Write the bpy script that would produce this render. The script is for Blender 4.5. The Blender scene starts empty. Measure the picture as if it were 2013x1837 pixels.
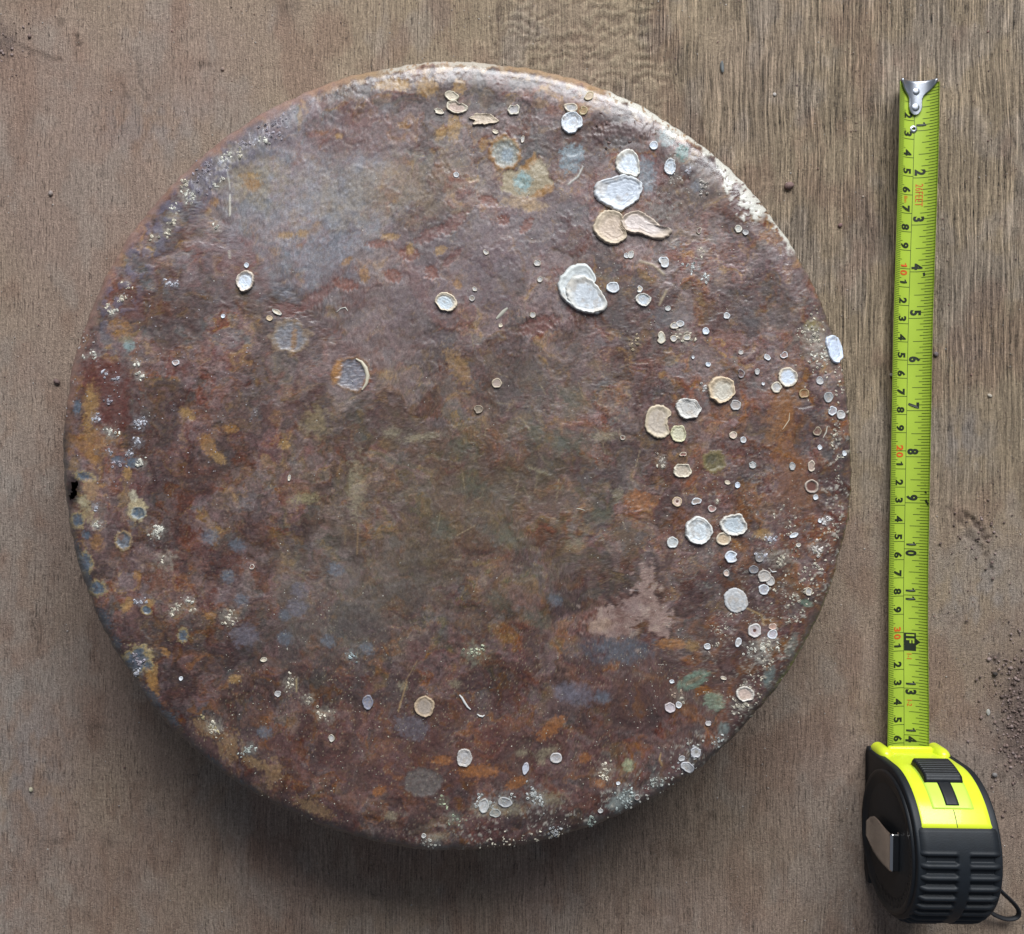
import bpy, math
import numpy as np

# ------------------------------------------------------------------ camera, light, exposure
S = bpy.context.scene
COL = S.collection
H = 0.56            # camera height over the board (m)
F = 1992.0          # focal length in pixels of the 2013 px wide photograph
CU, CV = 1006.5, 918.5

cam_data = bpy.data.cameras.new("camera")
cam_data.sensor_fit = 'HORIZONTAL'
cam_data.sensor_width = 36.0
cam_data.lens = 36.0 * F / 2013.0
cam_data.clip_start = 0.01
cam_data.clip_end = 50
cam = bpy.data.objects.new("camera", cam_data)
cam.location = (0, 0, H)
COL.objects.link(cam)
S.camera = cam

world = bpy.data.worlds.new("World")
S.world = world
world.use_nodes = True
bg = world.node_tree.nodes["Background"]
bg.inputs[0].default_value = (0.66, 0.75, 0.92, 1)
bg.inputs[1].default_value = 0.19

def area_light(name, az, el, dist, sx, sy, power, color, target=(0, 0, 0.02)):
    """soft daylight coming in through an opening"""
    ld = bpy.data.lights.new(name, 'AREA')
    ld.shape = 'RECTANGLE'; ld.size = sx; ld.size_y = sy
    ld.energy = power; ld.color = color
    o = bpy.data.objects.new(name, ld)
    a, e = math.radians(az), math.radians(el)
    d = np.array([math.sin(a) * math.cos(e), math.cos(a) * math.cos(e), math.sin(e)])
    o.location = tuple(np.array(target) + d * dist)
    from mathutils import Vector
    o.rotation_euler = Vector(d).to_track_quat('Z', 'Y').to_euler()
    COL.objects.link(o)
    return o
area_light("doorway_daylight", 12, 40, 2.00, 1.65, 1.10, 69.0, (0.95, 0.975, 1.0))

S.view_settings.view_transform = 'Standard'
S.view_settings.look = 'None'
S.view_settings.exposure = 0.0
S.view_settings.gamma = 1.0
S.render.engine = 'CYCLES'

rng = np.random.default_rng(7)

# ------------------------------------------------------------------ helpers
def hashf(ix, iy, seed):
    with np.errstate(over='ignore'):
        h = (ix.astype(np.int64) * 374761393 + iy.astype(np.int64) * 668265263 + seed * 144665) & 0xFFFFFFFF
        h = ((h ^ (h >> 13)) * 1274126177) & 0xFFFFFFFF
        h = ((h ^ (h >> 16)) * 2246822519) & 0xFFFFFFFF
        h = h ^ (h >> 15)
    return (h & 0xFFFFFF).astype(np.float64) / 0xFFFFFF

def vn(x, y, seed=0):
    ix = np.floor(x); iy = np.floor(y)
    fx = x - ix; fy = y - iy
    ix = ix.astype(np.int64); iy = iy.astype(np.int64)
    sx = fx * fx * fx * (fx * (fx * 6 - 15) + 10); sy = fy * fy * fy * (fy * (fy * 6 - 15) + 10)
    def g(a, b, dx, dy):
        t = hashf(a, b, seed) * 2 * np.pi
        return np.cos(t) * dx + np.sin(t) * dy
    a = g(ix, iy, fx, fy); b = g(ix + 1, iy, fx - 1, fy)
    c = g(ix, iy + 1, fx, fy - 1); d = g(ix + 1, iy + 1, fx - 1, fy - 1)
    return (a + (b - a) * sx + ((c + (d - c) * sx) - (a + (b - a) * sx)) * sy) * 0.75 + 0.5

def fbm(x, y, seed=0, o=4, gain=0.55):
    s = 0; a = 1; t = 0
    for k in range(o):
        s = s + a * (vn(x, y, seed + 17 * k) - 0.5); t += a
        x = x * 2.03 + 5.1; y = y * 2.03 + 9.7; a *= gain
    return s / t * 1.9 + 0.5

def cells(x, y, seed):
    """id (0..1) of the nearest jittered cell centre, and distance to the cell border"""
    ix = np.floor(x).astype(np.int64); iy = np.floor(y).astype(np.int64)
    b1 = np.full(x.shape, 9.0); b2 = np.full(x.shape, 9.0); cid = np.zeros(x.shape)
    for dx in (-1, 0, 1):
        for dy in (-1, 0, 1):
            gx, gy = ix + dx, iy + dy
            px = gx + hashf(gx, gy, seed); py = gy + hashf(gx, gy, seed + 1)
            d = np.hypot(x - px, y - py); hid = hashf(gx, gy, seed + 2)
            nb = d < b1
            b2 = np.where(nb, b1, np.minimum(b2, d)); cid = np.where(nb, hid, cid); b1 = np.where(nb, d, b1)
    return cid, b2 - b1

def ss(a, b, x):
    t = np.clip((x - a) / (b - a), 0, 1)
    return t * t * (3 - 2 * t)

def mixc(c, col, m):
    return c + (np.asarray(col)[None, :] - c) * m[:, None]

def world_xy(u, v, z):
    k = (H - z) / F
    return (u - CU) * k, -(v - CV) * k

def make_mesh(name, verts, faces, mat=None, parent=None, smooth=True, col=None, attrs=None):
    me = bpy.data.meshes.new(name)
    verts = np.asarray(verts, dtype=np.float32)
    if isinstance(faces, np.ndarray):
        n, k = faces.shape
        me.vertices.add(len(verts)); me.vertices.foreach_set('co', verts.ravel())
        me.loops.add(n * k); me.loops.foreach_set('vertex_index', faces.astype(np.int32).ravel())
        me.polygons.add(n)
        me.polygons.foreach_set('loop_start', np.arange(0, n * k, k, dtype=np.int32))
        me.update(calc_edges=True)
    else:
        me.from_pydata([tuple(map(float, p)) for p in verts], [], [tuple(map(int, f)) for f in faces])
        me.update()
    if smooth:
        me.polygons.foreach_set('use_smooth', np.ones(len(me.polygons), dtype=bool))
    if col is not None:
        a = me.color_attributes.new('Tint', 'FLOAT_COLOR', 'POINT')
        c4 = np.ones((len(verts), 4), dtype=np.float32); c4[:, :3] = np.clip(col, 0, 1)
        a.data.foreach_set('color', c4.ravel())
    for k, vals in (attrs or {}).items():
        a = me.attributes.new(k, 'FLOAT', 'POINT')
        a.data.foreach_set('value', np.asarray(vals, dtype=np.float32))
    if mat: me.materials.append(mat)
    me.validate()
    o = bpy.data.objects.new(name, me)
    COL.objects.link(o)
    if parent: o.parent = parent
    return o

def tag(o, label=None, cat=None, group=None, kind=None):
    if label: o['label'] = label
    if cat: o['category'] = cat
    if group: o['group'] = group
    if kind: o['kind'] = kind
    return o

class MB:
    """collects shapes for one mesh"""
    def __init__(s): s.v = []; s.f = []; s.c = []; s.n = 0
    def add(s, v, f, col=None):
        v = np.asarray(v, float)
        s.v.append(v); s.f += [tuple(int(i) + s.n for i in q) for q in f]; s.n += len(v)
        s.c.append(np.tile(np.asarray(col if col is not None else (1, 1, 1), float), (len(v), 1)) if col is None or np.ndim(col) == 1 else np.asarray(col))
    def build(s, name, mat, parent=None, smooth=True, usecol=False):
        return make_mesh(name, np.vstack(s.v), s.f, mat, parent, smooth, np.vstack(s.c) if usecol else None)

def new_mat(name):
    m = bpy.data.materials.new(name); m.use_nodes = True
    nt = m.node_tree; return m, nt, nt.nodes['Principled BSDF']

def N(nt, typ, **kw):
    n = nt.nodes.new(typ)
    for k, v in kw.items():
        if k.startswith('i_'):
            key = k[2:]
            key = int(key) if key.isdigit() else key.replace('_', ' ')
            n.inputs[key].default_value = v
        else: setattr(n, k, v)
    return n

def simple_mat(name, col, rough=0.5, metal=0.0, nscale=0, bump=0.0, cvar=0.0, coat=0.0):
    m, nt, b = new_mat(name)
    b.inputs['Base Color'].default_value = (*col, 1); b.inputs['Roughness'].default_value = rough
    b.inputs['Metallic'].default_value = metal; b.inputs['Coat Weight'].default_value = coat
    if nscale:
        tc = N(nt, 'ShaderNodeTexCoord')
        no = N(nt, 'ShaderNodeTexNoise', i_Scale=nscale, i_Detail=5.0)
        nt.links.new(tc.outputs['Object'], no.inputs['Vector'])
        if bump:
            bp = N(nt, 'ShaderNodeBump', i_Strength=1.0, i_Distance=bump)
            nt.links.new(no.outputs['Fac'], bp.inputs['Height']); nt.links.new(bp.outputs[0], b.inputs['Normal'])
        if cvar:
            mr = N(nt, 'ShaderNodeMapRange', i_1=0.3, i_2=0.7, i_3=1 - cvar, i_4=1 + cvar)
            no2 = N(nt, 'ShaderNodeTexNoise', i_Scale=nscale * .17, i_Detail=6.0)
            nt.links.new(tc.outputs['Object'], no2.inputs['Vector'])
            nt.links.new(no2.outputs['Fac'], mr.inputs[0])
            mx = N(nt, 'ShaderNodeVectorMath', operation='SCALE'); mx.inputs[0].default_value = col
            nt.links.new(mr.outputs[0], mx.inputs['Scale']); nt.links.new(mx.outputs[0], b.inputs['Base Color'])
    return m

def tint_mat(name, rough=0.6, spec=0.5, fine=900.0, amt=0.3, bump=0.00012, rough_attr=None, metal=0, fine2=None):
    """base colour from the build-time tint attribute, with fine procedural grain and relief"""
    m, nt, b = new_mat(name)
    at = N(nt, 'ShaderNodeAttribute', attribute_name='Tint')
    tc = N(nt, 'ShaderNodeTexCoord')
    no = N(nt, 'ShaderNodeTexNoise', i_Scale=fine, i_Detail=4.0, i_Roughness=0.65)
    nt.links.new(tc.outputs['Object'], no.inputs['Vector'])
    mr = N(nt, 'ShaderNodeMapRange', i_1=0.32, i_2=0.68, i_3=1 - amt, i_4=1 + amt)
    nt.links.new(no.outputs['Fac'], mr.inputs[0])
    mx = N(nt, 'ShaderNodeVectorMath', operation='SCALE')
    nt.links.new(at.outputs['Color'], mx.inputs[0]); nt.links.new(mr.outputs[0], mx.inputs['Scale'])
    nt.links.new(mx.outputs[0], b.inputs['Base Color'])
    bp = N(nt, 'ShaderNodeBump', i_Strength=1.0, i_Distance=bump)
    nt.links.new(no.outputs['Fac'], bp.inputs['Height']); nt.links.new(bp.outputs[0], b.inputs['Normal'])
    b.inputs['Roughness'].default_value = rough
    b.inputs['Specular IOR Level'].default_value = spec
    b.inputs['Metallic'].default_value = metal
    if rough_attr:
        ra = N(nt, 'ShaderNodeAttribute', attribute_name=rough_attr)
        nt.links.new(ra.outputs['Fac'], b.inputs['Roughness'])
    return m

# ------------------------------------------------------------------ wooden board (ground)
def build_board():
    xs = np.concatenate([np.linspace(-1.6, -0.30, 14)[:-1], np.arange(-0.30, 0.3001, 0.0011), np.linspace(0.30, 1.6, 14)[1:]])
    ys = np.concatenate([np.linspace(-1.6, -0.275, 14)[:-1], np.arange(-0.275, 0.2751, 0.0011), np.linspace(0.275, 1.6, 14)[1:]])
    X, Y = np.meshgrid(xs, ys); nx, ny = len(xs), len(ys)
    x = X.ravel(); y = Y.ravel()
    U = CU + x * F / H; V = CV - y * F / H
    n_lo = fbm(U / 420, V / 420, 3, 4); n_md = fbm(U / 130, V / 200, 5, 4); n_hi = fbm(U / 35, V / 60, 9, 4)
    clay = ss(900, 250, U) * .9
    clay = np.maximum(clay, ss(850, 1300, V) * .75)
    clay = np.clip(clay + (n_lo - .5) * .8, 0, 1)
    mauve = np.array([.365, .262, .205]); tan = np.array([.385, .292, .195]); grey = np.array([.370, .305, .255]); red = np.array([.290, .176, .124])
    c = np.tile(tan, (len(x), 1))
    c = mixc(c, mauve, clay)
    c = mixc(c, grey, ss(.50, .72, n_md) * .45 + ss(200, -50, U) * ss(500, 1000, V) * .75 * ss(.2, .6, n_hi))
    c = mixc(c, red, ss(.55, .78, fbm(U / 160, V / 260, 21, 4)) * .45)
    c = mixc(c, red * .8, ss(.62, .8, fbm(U / 40, V / 90, 23, 4)) * .35 * ss(700, 1500, V))
    c = mixc(c, (.20, .155, .105), np.exp(-((U - 1390) / 260) ** 2 - ((V - 1640) / 160) ** 2) * .35)
    def spot(u, v, ru, rv): return np.exp(-((U - u) / ru) ** 2 - ((V - v) / rv) ** 2)
    h = (n_lo - .5) * .0012 + (n_md - .5) * .0004
    # saw chatter marks near the top middle
    saw = ss(860, 1080, U + (n_md - .5) * 160) * ss(1340, 1270, U + (n_md - .5) * 90) * ss(360, 150, V - (U - 1000) * .35 + (n_md - .5) * 200)
    warp = (fbm(U / 45, V / 60, 31, 3) - .5) * 34
    colid = np.floor((U + (fbm(U / 60, V / 90, 37, 2) - .5) * 20) / 30)
    ph = hashf(colid, colid * 0, 5) * 20
    swave = np.sin((V + warp + ph + (U - 1000) * .1) / 22.0 * 2 * np.pi)
    saw *= ss(.30, .48, fbm(U / 50, V / 34, 35, 3))
    h += saw * .00055 * swave
    c = mixc(c, (.46, .37, .25), saw * ss(.3, .9, swave) * .40)
    c = mixc(c, (.17, .115, .08), saw * ss(-.3, -.9, swave) * .50)
    # long crack and gouges
    def groove(pts, w, depth, dark=.6, colr=(.09, .06, .045)):
        nonlocal h, c
        pts = np.array(pts, float)
        d = np.full(len(U), 1e9)
        lo = pts.min(0) - 40; hi = pts.max(0) + 40
        idx = np.where((U > lo[0]) & (U < hi[0]) & (V > lo[1]) & (V < hi[1]))[0]
        uu = U[idx] + (fbm(U[idx] / 14, V[idx] / 14, 44, 3) - .5) * 12; vv = V[idx] + (fbm(U[idx] / 14, V[idx] / 14, 48, 3) - .5) * 12
        dd = np.full(len(idx), 1e9)
        for a, b in zip(pts[:-1], pts[1:]):
            ab = b - a; t = np.clip(((uu - a[0]) * ab[0] + (vv - a[1]) * ab[1]) / (ab @ ab), 0, 1)
            dd = np.minimum(dd, np.hypot(uu - a[0] - t * ab[0], vv - a[1] - t * ab[1]))
        m = np.exp(-(dd / w) ** 2)
        h[idx] -= depth * m
        h[idx] += depth * .45 * np.exp(-((dd - w * 2.1) / w) ** 2)
        cc = c[idx]; c[idx] = cc + (np.array(colr)[None] - cc) * (m * dark)[:, None]
    groove([(981, -60), (979, 70), (976, 135), (978, 260)], 3.2, .0007, .6)
    groove([(1893, 1012), (1912, 1022), (1930, 1048), (1940, 1062)], 5, .0013, .75)
    groove([(1865, 1000), (1878, 1014), (1898, 1035)], 5, .0006, .45)
    groove([(1900, 1050), (1925, 1075), (1952, 1118)], 6, .0007, .4)
    groove([(30, 88), (75, 105), (125, 122)], 3, .0006, .4)
    groove([(35, 96), (80, 113), (118, 124)], 2.5, .0004, .3)
    groove([(150, 70), (154, 86)], 3, .0007, .8)
    groove([(60, 1205), (80, 1295)], 2.5, .0004, .5)
    groove([(232, 135), (245, 190), (262, 195)], 3, .0004, .4)
    groove([(268, 100), (275, 165), (290, 195)], 3, .0004, .4)
    groove([(70, 1205), (82, 1250)], 2.5, .0003, .3)
    groove([(1250, 158), (1265, 175), (1282, 190)], 2.5, .0006, .6)
    for (u, v, ru, rv, a) in [(560, 15, 26, 22, .5), (118, 45, 8, 10, .6), (1398, 1604, 7, 9, .7), (400, 128, 18, 6, .5), (185, 1430, 30, 7, .3), (10, 80, 26, 30, .35),
                              (110, 1655, 28, 6, .4), (215, 1660, 10, 12, .4), (170, 1800, 8, 14, .4), (1330, 1680, 14, 10, .4), (1990, 1420, 60, 150, .35)]:
        m = spot(u, v, ru, rv) * a
        c = mixc(c, (.11, .075, .055), m); h -= m * .0008
    # crumbly dirt on the right edge and in the top left corner
    dirt = np.maximum(spot(2020, 1410, 55, 130), .6 * spot(8, 85, 36, 42)); dirt = np.maximum(dirt, spot(1960, 1300, 30, 20) * .6)
    h += dirt * (.0016 * fbm(U / 14, V / 14, 71, 3) ** 2)
    c = mixc(c, (.16, .115, .10), ss(.25, .7, dirt * (fbm(U / 18, V / 18, 73, 3) + .5)) * .7)
    for (u, v, ru, rv) in [(1925, 1165, 80, 90), (300, 250, 110, 60), (60, 1500, 70, 130), (1900, 870, 60, 70)]:
        c = mixc(c, (.32, .29, .28), spot(u, v, ru, rv) * .45 * ss(.3, .7, n_hi))
    ridge = ss(1120, 1500, U + (n_md - .5) * 500) * ss(1250, 600, V + (n_md - .5) * 300) + .35 * ss(500, 800, U) * ss(300, 120, V)
    ridge = np.clip(ridge * (.6 + .8 * n_md), 0, 1)
    ridge = np.maximum(np.clip(ridge * 1.25, 0, 1.15), .12)
    line = ss(900, 1500, V) * ss(250, 700, U) * ss(1750, 1500, U)
    nx_ = nx
    i = np.arange((ny - 1) * (nx - 1)); r = i // (nx - 1); q = i % (nx - 1); a = r * nx + q
    faces = np.stack([a, a + 1, a + 1 + nx, a + nx], 1)
    co = np.stack([x, y, h], 1)
    m, nt, b = new_mat('weathered_wood')
    at = N(nt, 'ShaderNodeAttribute', attribute_name='Tint')
    ar = N(nt, 'ShaderNodeAttribute', attribute_name='Ridge'); al = N(nt, 'ShaderNodeAttribute', attribute_name='Line')
    tc = N(nt, 'ShaderNodeTexCoord')
    L = nt.links.new
    # wander of the grain
    w = N(nt, 'ShaderNodeTexNoise', i_Scale=14.0, i_Detail=2.0)
    L(tc.outputs['Object'], w.inputs['Vector'])
    ws = N(nt, 'ShaderNodeVectorMath', operation='MULTIPLY_ADD'); ws.inputs[1].default_value = (.006, 0, 0); L(w.outputs['Color'], ws.inputs[0]); L(tc.outputs['Object'], ws.inputs[2])
    def grain(sx, sy, detail=3.0, rough=.6, dist=0.0, voro=False):
        mp = N(nt, 'ShaderNodeMapping'); mp.inputs['Scale'].default_value = (sx, sy, 1); L(ws.outputs[0], mp.inputs['Vector'])
        g = N(nt, 'ShaderNodeTexNoise', noise_dimensions='2D', i_Scale=1.0, i_Detail=detail, i_Roughness=rough, i_Distortion=dist); L(mp.outputs[0], g.inputs['Vector'])
        return g.outputs['Fac']
    def mr(src, a, b_, c_, d, clamp=True):
        n = N(nt, 'ShaderNodeMapRange', i_1=a, i_2=b_, i_3=c_, i_4=d); n.clamp = clamp; L(src, n.inputs[0]); return n.outputs[0]
    def mth(op, a, b_=None, c_=None):
        n = N(nt, 'ShaderNodeMath', operation=op)
        for k, s_ in enumerate((a, b_, c_)):
            if s_ is None: continue
            if isinstance(s_, (int, float)): n.inputs[k].default_value = s_
            else: L(s_, n.inputs[k])
        return n.outputs[0]
    g1 = grain(680, 17, 4.0, .7)            # broad ridges, 2 to 3 mm
    g2 = grain(1300, 34, 3.0)          # fine fibres
    g3 = grain(1500, 160, 3.0, .7)     # short fibres
    g4 = grain(800, 560, 5.0, .8)     # dust grain
    g5 = grain(1500, 1250, 3.0, .75)    # grit
    g6 = grain(60, 25, 5.0, .6)
    r1 = mr(g1, .36, .64, 0, 1); r2 = mr(g2, .35, .65, 0, 1); r3 = mr(g3, .3, .7, 0, 1); r4 = mr(g4, .3, .7, 0, 1)
    # colour factor
    k1 = mth('MULTIPLY', mth('SUBTRACT', r1, .5), mth('MULTIPLY', ar.outputs['Fac'], .72))
    k2 = mth('MULTIPLY', mth('SUBTRACT', r2, .5), mth('ADD', mth('MULTIPLY', ar.outputs['Fac'], .35), mth('ADD', mth('MULTIPLY', al.outputs['Fac'], .22), .13)))
    k3 = mth('MULTIPLY', mth('SUBTRACT', r3, .5), .24)
    k4 = mth('MULTIPLY', mth('SUBTRACT', r4, .5), .62)
    k5 = mth('MULTIPLY', mr(g5, .60, .72, 0, 1), -.62)
    k6 = mth('MULTIPLY', mr(g5, .38, .28, 0, 1), .55)
    k7 = mth('MULTIPLY', mth('SUBTRACT', g6, .5), .40)
    g7 = grain(1050, 120, 2.0, .5); dash = mth('MULTIPLY', mr(g7, .58, .70, 0, 1), mth('ADD', mr(g6, .44, .60, .12, 1), mth('MULTIPLY', ar.outputs['Fac'], .3))); thin = mth('MULTIPLY', mr(mth('ABSOLUTE', mth('SUBTRACT', grain(300, 9, 2.0, .5), .5)), .0, .045, 1, 0), ar.outputs['Fac']); k7 = mth('ADD', k7, mth('MULTIPLY', thin, .55)); k7 = mth('ADD', k7, mth('MULTIPLY', dash, -.38)); g8 = grain(900, 130, 2.0, .5); k7 = mth('ADD', k7, mth('MULTIPLY', mr(g8, .40, .30, 0, 1), .22))
    tot = mth('ADD', mth('ADD', mth('ADD', k1, k2), mth('ADD', k3, k4)), mth('ADD', mth('ADD', k5, k6), mth('ADD', k7, 1.0)))
    sc = N(nt, 'ShaderNodeVectorMath', operation='SCALE'); L(at.outputs['Color'], sc.inputs[0]); L(tot, sc.inputs['Scale'])
    L(sc.outputs[0], b.inputs['Base Color'])
    hh = mth('ADD', mth('ADD', mth('MULTIPLY', thin, 1.0), mth('MULTIPLY', r1, mth('MULTIPLY', ar.outputs['Fac'], .9))), mth('ADD', mth('MULTIPLY', r2, mth('ADD', mth('MULTIPLY', ar.outputs['Fac'], .18), .06)), mth('ADD', mth('MULTIPLY', r4, .42), mth('ADD', mth('MULTIPLY', g5, .55), mth('ADD', mth('MULTIPLY', r3, .10), mth('MULTIPLY', dash, -.35))))))
    bp = N(nt, 'ShaderNodeBump', i_Strength=1.0, i_Distance=.00105); L(hh, bp.inputs['Height']); L(bp.outputs[0], b.inputs['Normal'])
    b.inputs['Roughness'].default_value = .72
    b.inputs['Specular IOR Level'].default_value = .35
    o = make_mesh('ground', co, faces, m, None, True, c, {'Ridge': ridge, 'Line': line})
    tag(o, kind='structure')
    return o
ground = build_board()

# ------------------------------------------------------------------ rusty disc
DZ = 0.072; SH = 0.0078          # top height, shoulder radius
k_ = (H - (DZ - SH)) / F
DR = 772 * k_
DX, DY = (900 - CU) * k_, -(897 - CV) * k_

def lowwave(x, y):
    return (fbm(x * 9 + 3, y * 9, 101, 2) - .5) * .0026
def top_z(r, x, y):
    base = DZ - .0022 * np.clip(1 - (r / (DR * .93)) ** 2, 0, 1)
    base = base + .0008 * np.exp(-((r - DR * .925) / (DR * .03)) ** 2)
    t = np.clip((r - (DR - SH)) / SH, 0, .9995)
    return base + lowwave(x, y) * np.clip(1.2 - r / DR * .8, 0, 1) - SH * (1 - np.sqrt(1 - t * t))
def surf_xy(u, v):
    u = np.asarray(u, float); v = np.asarray(v, float)
    z = np.full(u.shape, DZ - .002)
    for _ in range(6):
        x, y = world_xy(u, v, z)
        z = top_z(np.hypot(x - DX, y - DY), x, y)
    return x, y, z

W1 = (.62, .60, .52); W2 = (.46, .46, .50); W3 = (.30, .27, .30); W4 = (.55, .50, .40)
CLUSTERS = [(446, 308, 12, 26, W1), (440, 325, 10, 20, W2), (427, 358, 14, 26, W1), (370, 388, 16, 40, W1), (363, 361, 9, 16, W4), (343, 414, 9, 16, W1), (341, 437, 9, 20, W4), (329, 457, 8, 12, W4), (303, 466, 9, 18, W4), (472, 299, 11, 20, W4),
      (518, 277, 9, 14, W1), (503, 278, 7, 9, W2), (247, 560, 9, 16, W4), (238, 588, 9, 16, W4), (213, 607, 10, 18, W4), (222, 614, 8, 14, W1), (331, 557, 8, 10, W2), (345, 560, 6, 8, W2), (525, 262, 14, 16, W3), (480, 285, 14, 18, W3), (400, 350, 26, 40, W3),
      (420, 330, 24, 40, W3), (550, 250, 26, 30, W3), (425, 450, 9, 6, W1), (190, 822, 9, 14, W2), (216, 851, 12, 18, W1), (275, 832, 11, 20, W2), (271, 871, 9, 12, W2), (268, 716, 6, 8, W1), (276, 740, 9, 12, W1), (229, 746, 8, 10, W2), (205, 735, 7, 8, W2),
      (213, 790, 7, 9, W3), (188, 996, 6, 6, W2), (189, 1031, 9, 12, W1), (276, 911, 9, 12, W1), (232, 912, 10, 12, W3), (254, 892, 7, 8, W2), (216, 889, 5, 6, W2), (167, 701, 6, 6, W1), (183, 697, 6, 6, W1), (307, 1047, 11, 34, W1), (315, 1040, 8, 20, W1),
      (275, 1182, 8, 12, W2), (348, 1195, 10, 8, W4), (372, 1180, 8, 8, W1), (338, 1205, 6, 8, W4), (380, 1200, 6, 5, W4), (325, 1102, 16, 10, W4), (272, 1302, 12, 16, W3), (265, 1325, 10, 12, W2), (450, 1215, 14, 22, W4), (490, 1473, 12, 30, (.36, .38, .34)),
      (1319, 313, 10, 14, (.4, .38, .34)), (1330, 352, 11, 22, (.44, .40, .35)), (1378, 362, 14, 22, (.42, .38, .34)), (1352, 334, 8, 9, W2), (1379, 496, 10, 14, W4), (1364, 527, 12, 24, (.52, .54, .52)), (1388, 545, 9, 14, (.5, .52, .5)), (1345, 660, 15, 30, W4),
      (1248, 672, 12, 12, (.38, .3, .2)), (1600, 665, 22, 30, W4), (1610, 700, 18, 24, W1), (1390, 765, 9, 16, (.4, .38, .36)), (1624, 1023, 9, 26, (.55, .52, .5)), (1604, 1078, 12, 34, (.5, .46, .42)), (1497, 1277, 20, 60, W1), (1510, 1262, 12, 20, W4), (1500, 1095, 10, 12, W2),
      (1535, 1100, 16, 20, W4), (1515, 1060, 9, 14, W2), (1366, 1479, 11, 22, (.5, .5, .5)), (1351, 1507, 11, 24, (.5, .5, .5)), (1460, 1385, 14, 20, W4), (950, 1580, 16, 44, (.44, .45, .43)), (990, 1575, 16, 30, (.42, .43, .4)), (1053, 1566, 18, 40, (.44, .45, .43)), (1415, 1455, 12, 16, (.42, .44, .42)),
      (870, 1575, 9, 12, (.38, .42, .28)), (895, 1610, 12, 16, (.34, .38, .28)), (1190, 1515, 14, 24, W4), (1290, 1540, 14, 18, (.4, .42, .38)), (1230, 1570, 22, 30, (.36, .4, .38)), (1165, 1620, 14, 24, (.4, .46, .4)), (1090, 1640, 14, 20, (.36, .36, .36)), (850, 1660, 18, 26, (.44, .43, .38)), (1410, 985, 5, 6, W4),
      (1300, 905, 9, 12, (.45, .4, .34)), (1303, 915, 6, 8, W4), (1340, 1375, 8, 8, W4), (1330, 1365, 12, 10, (.42, .32, .24)), (605, 1375, 10, 8, W4), (640, 1405, 15, 18, W4), (570, 1345, 12, 16, W4), (690, 1290, 10, 16, (.36, .42, .42)), (933, 1285, 18, 22, (.4, .42, .3)), (420, 1430, 14, 22, W4)]

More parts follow.
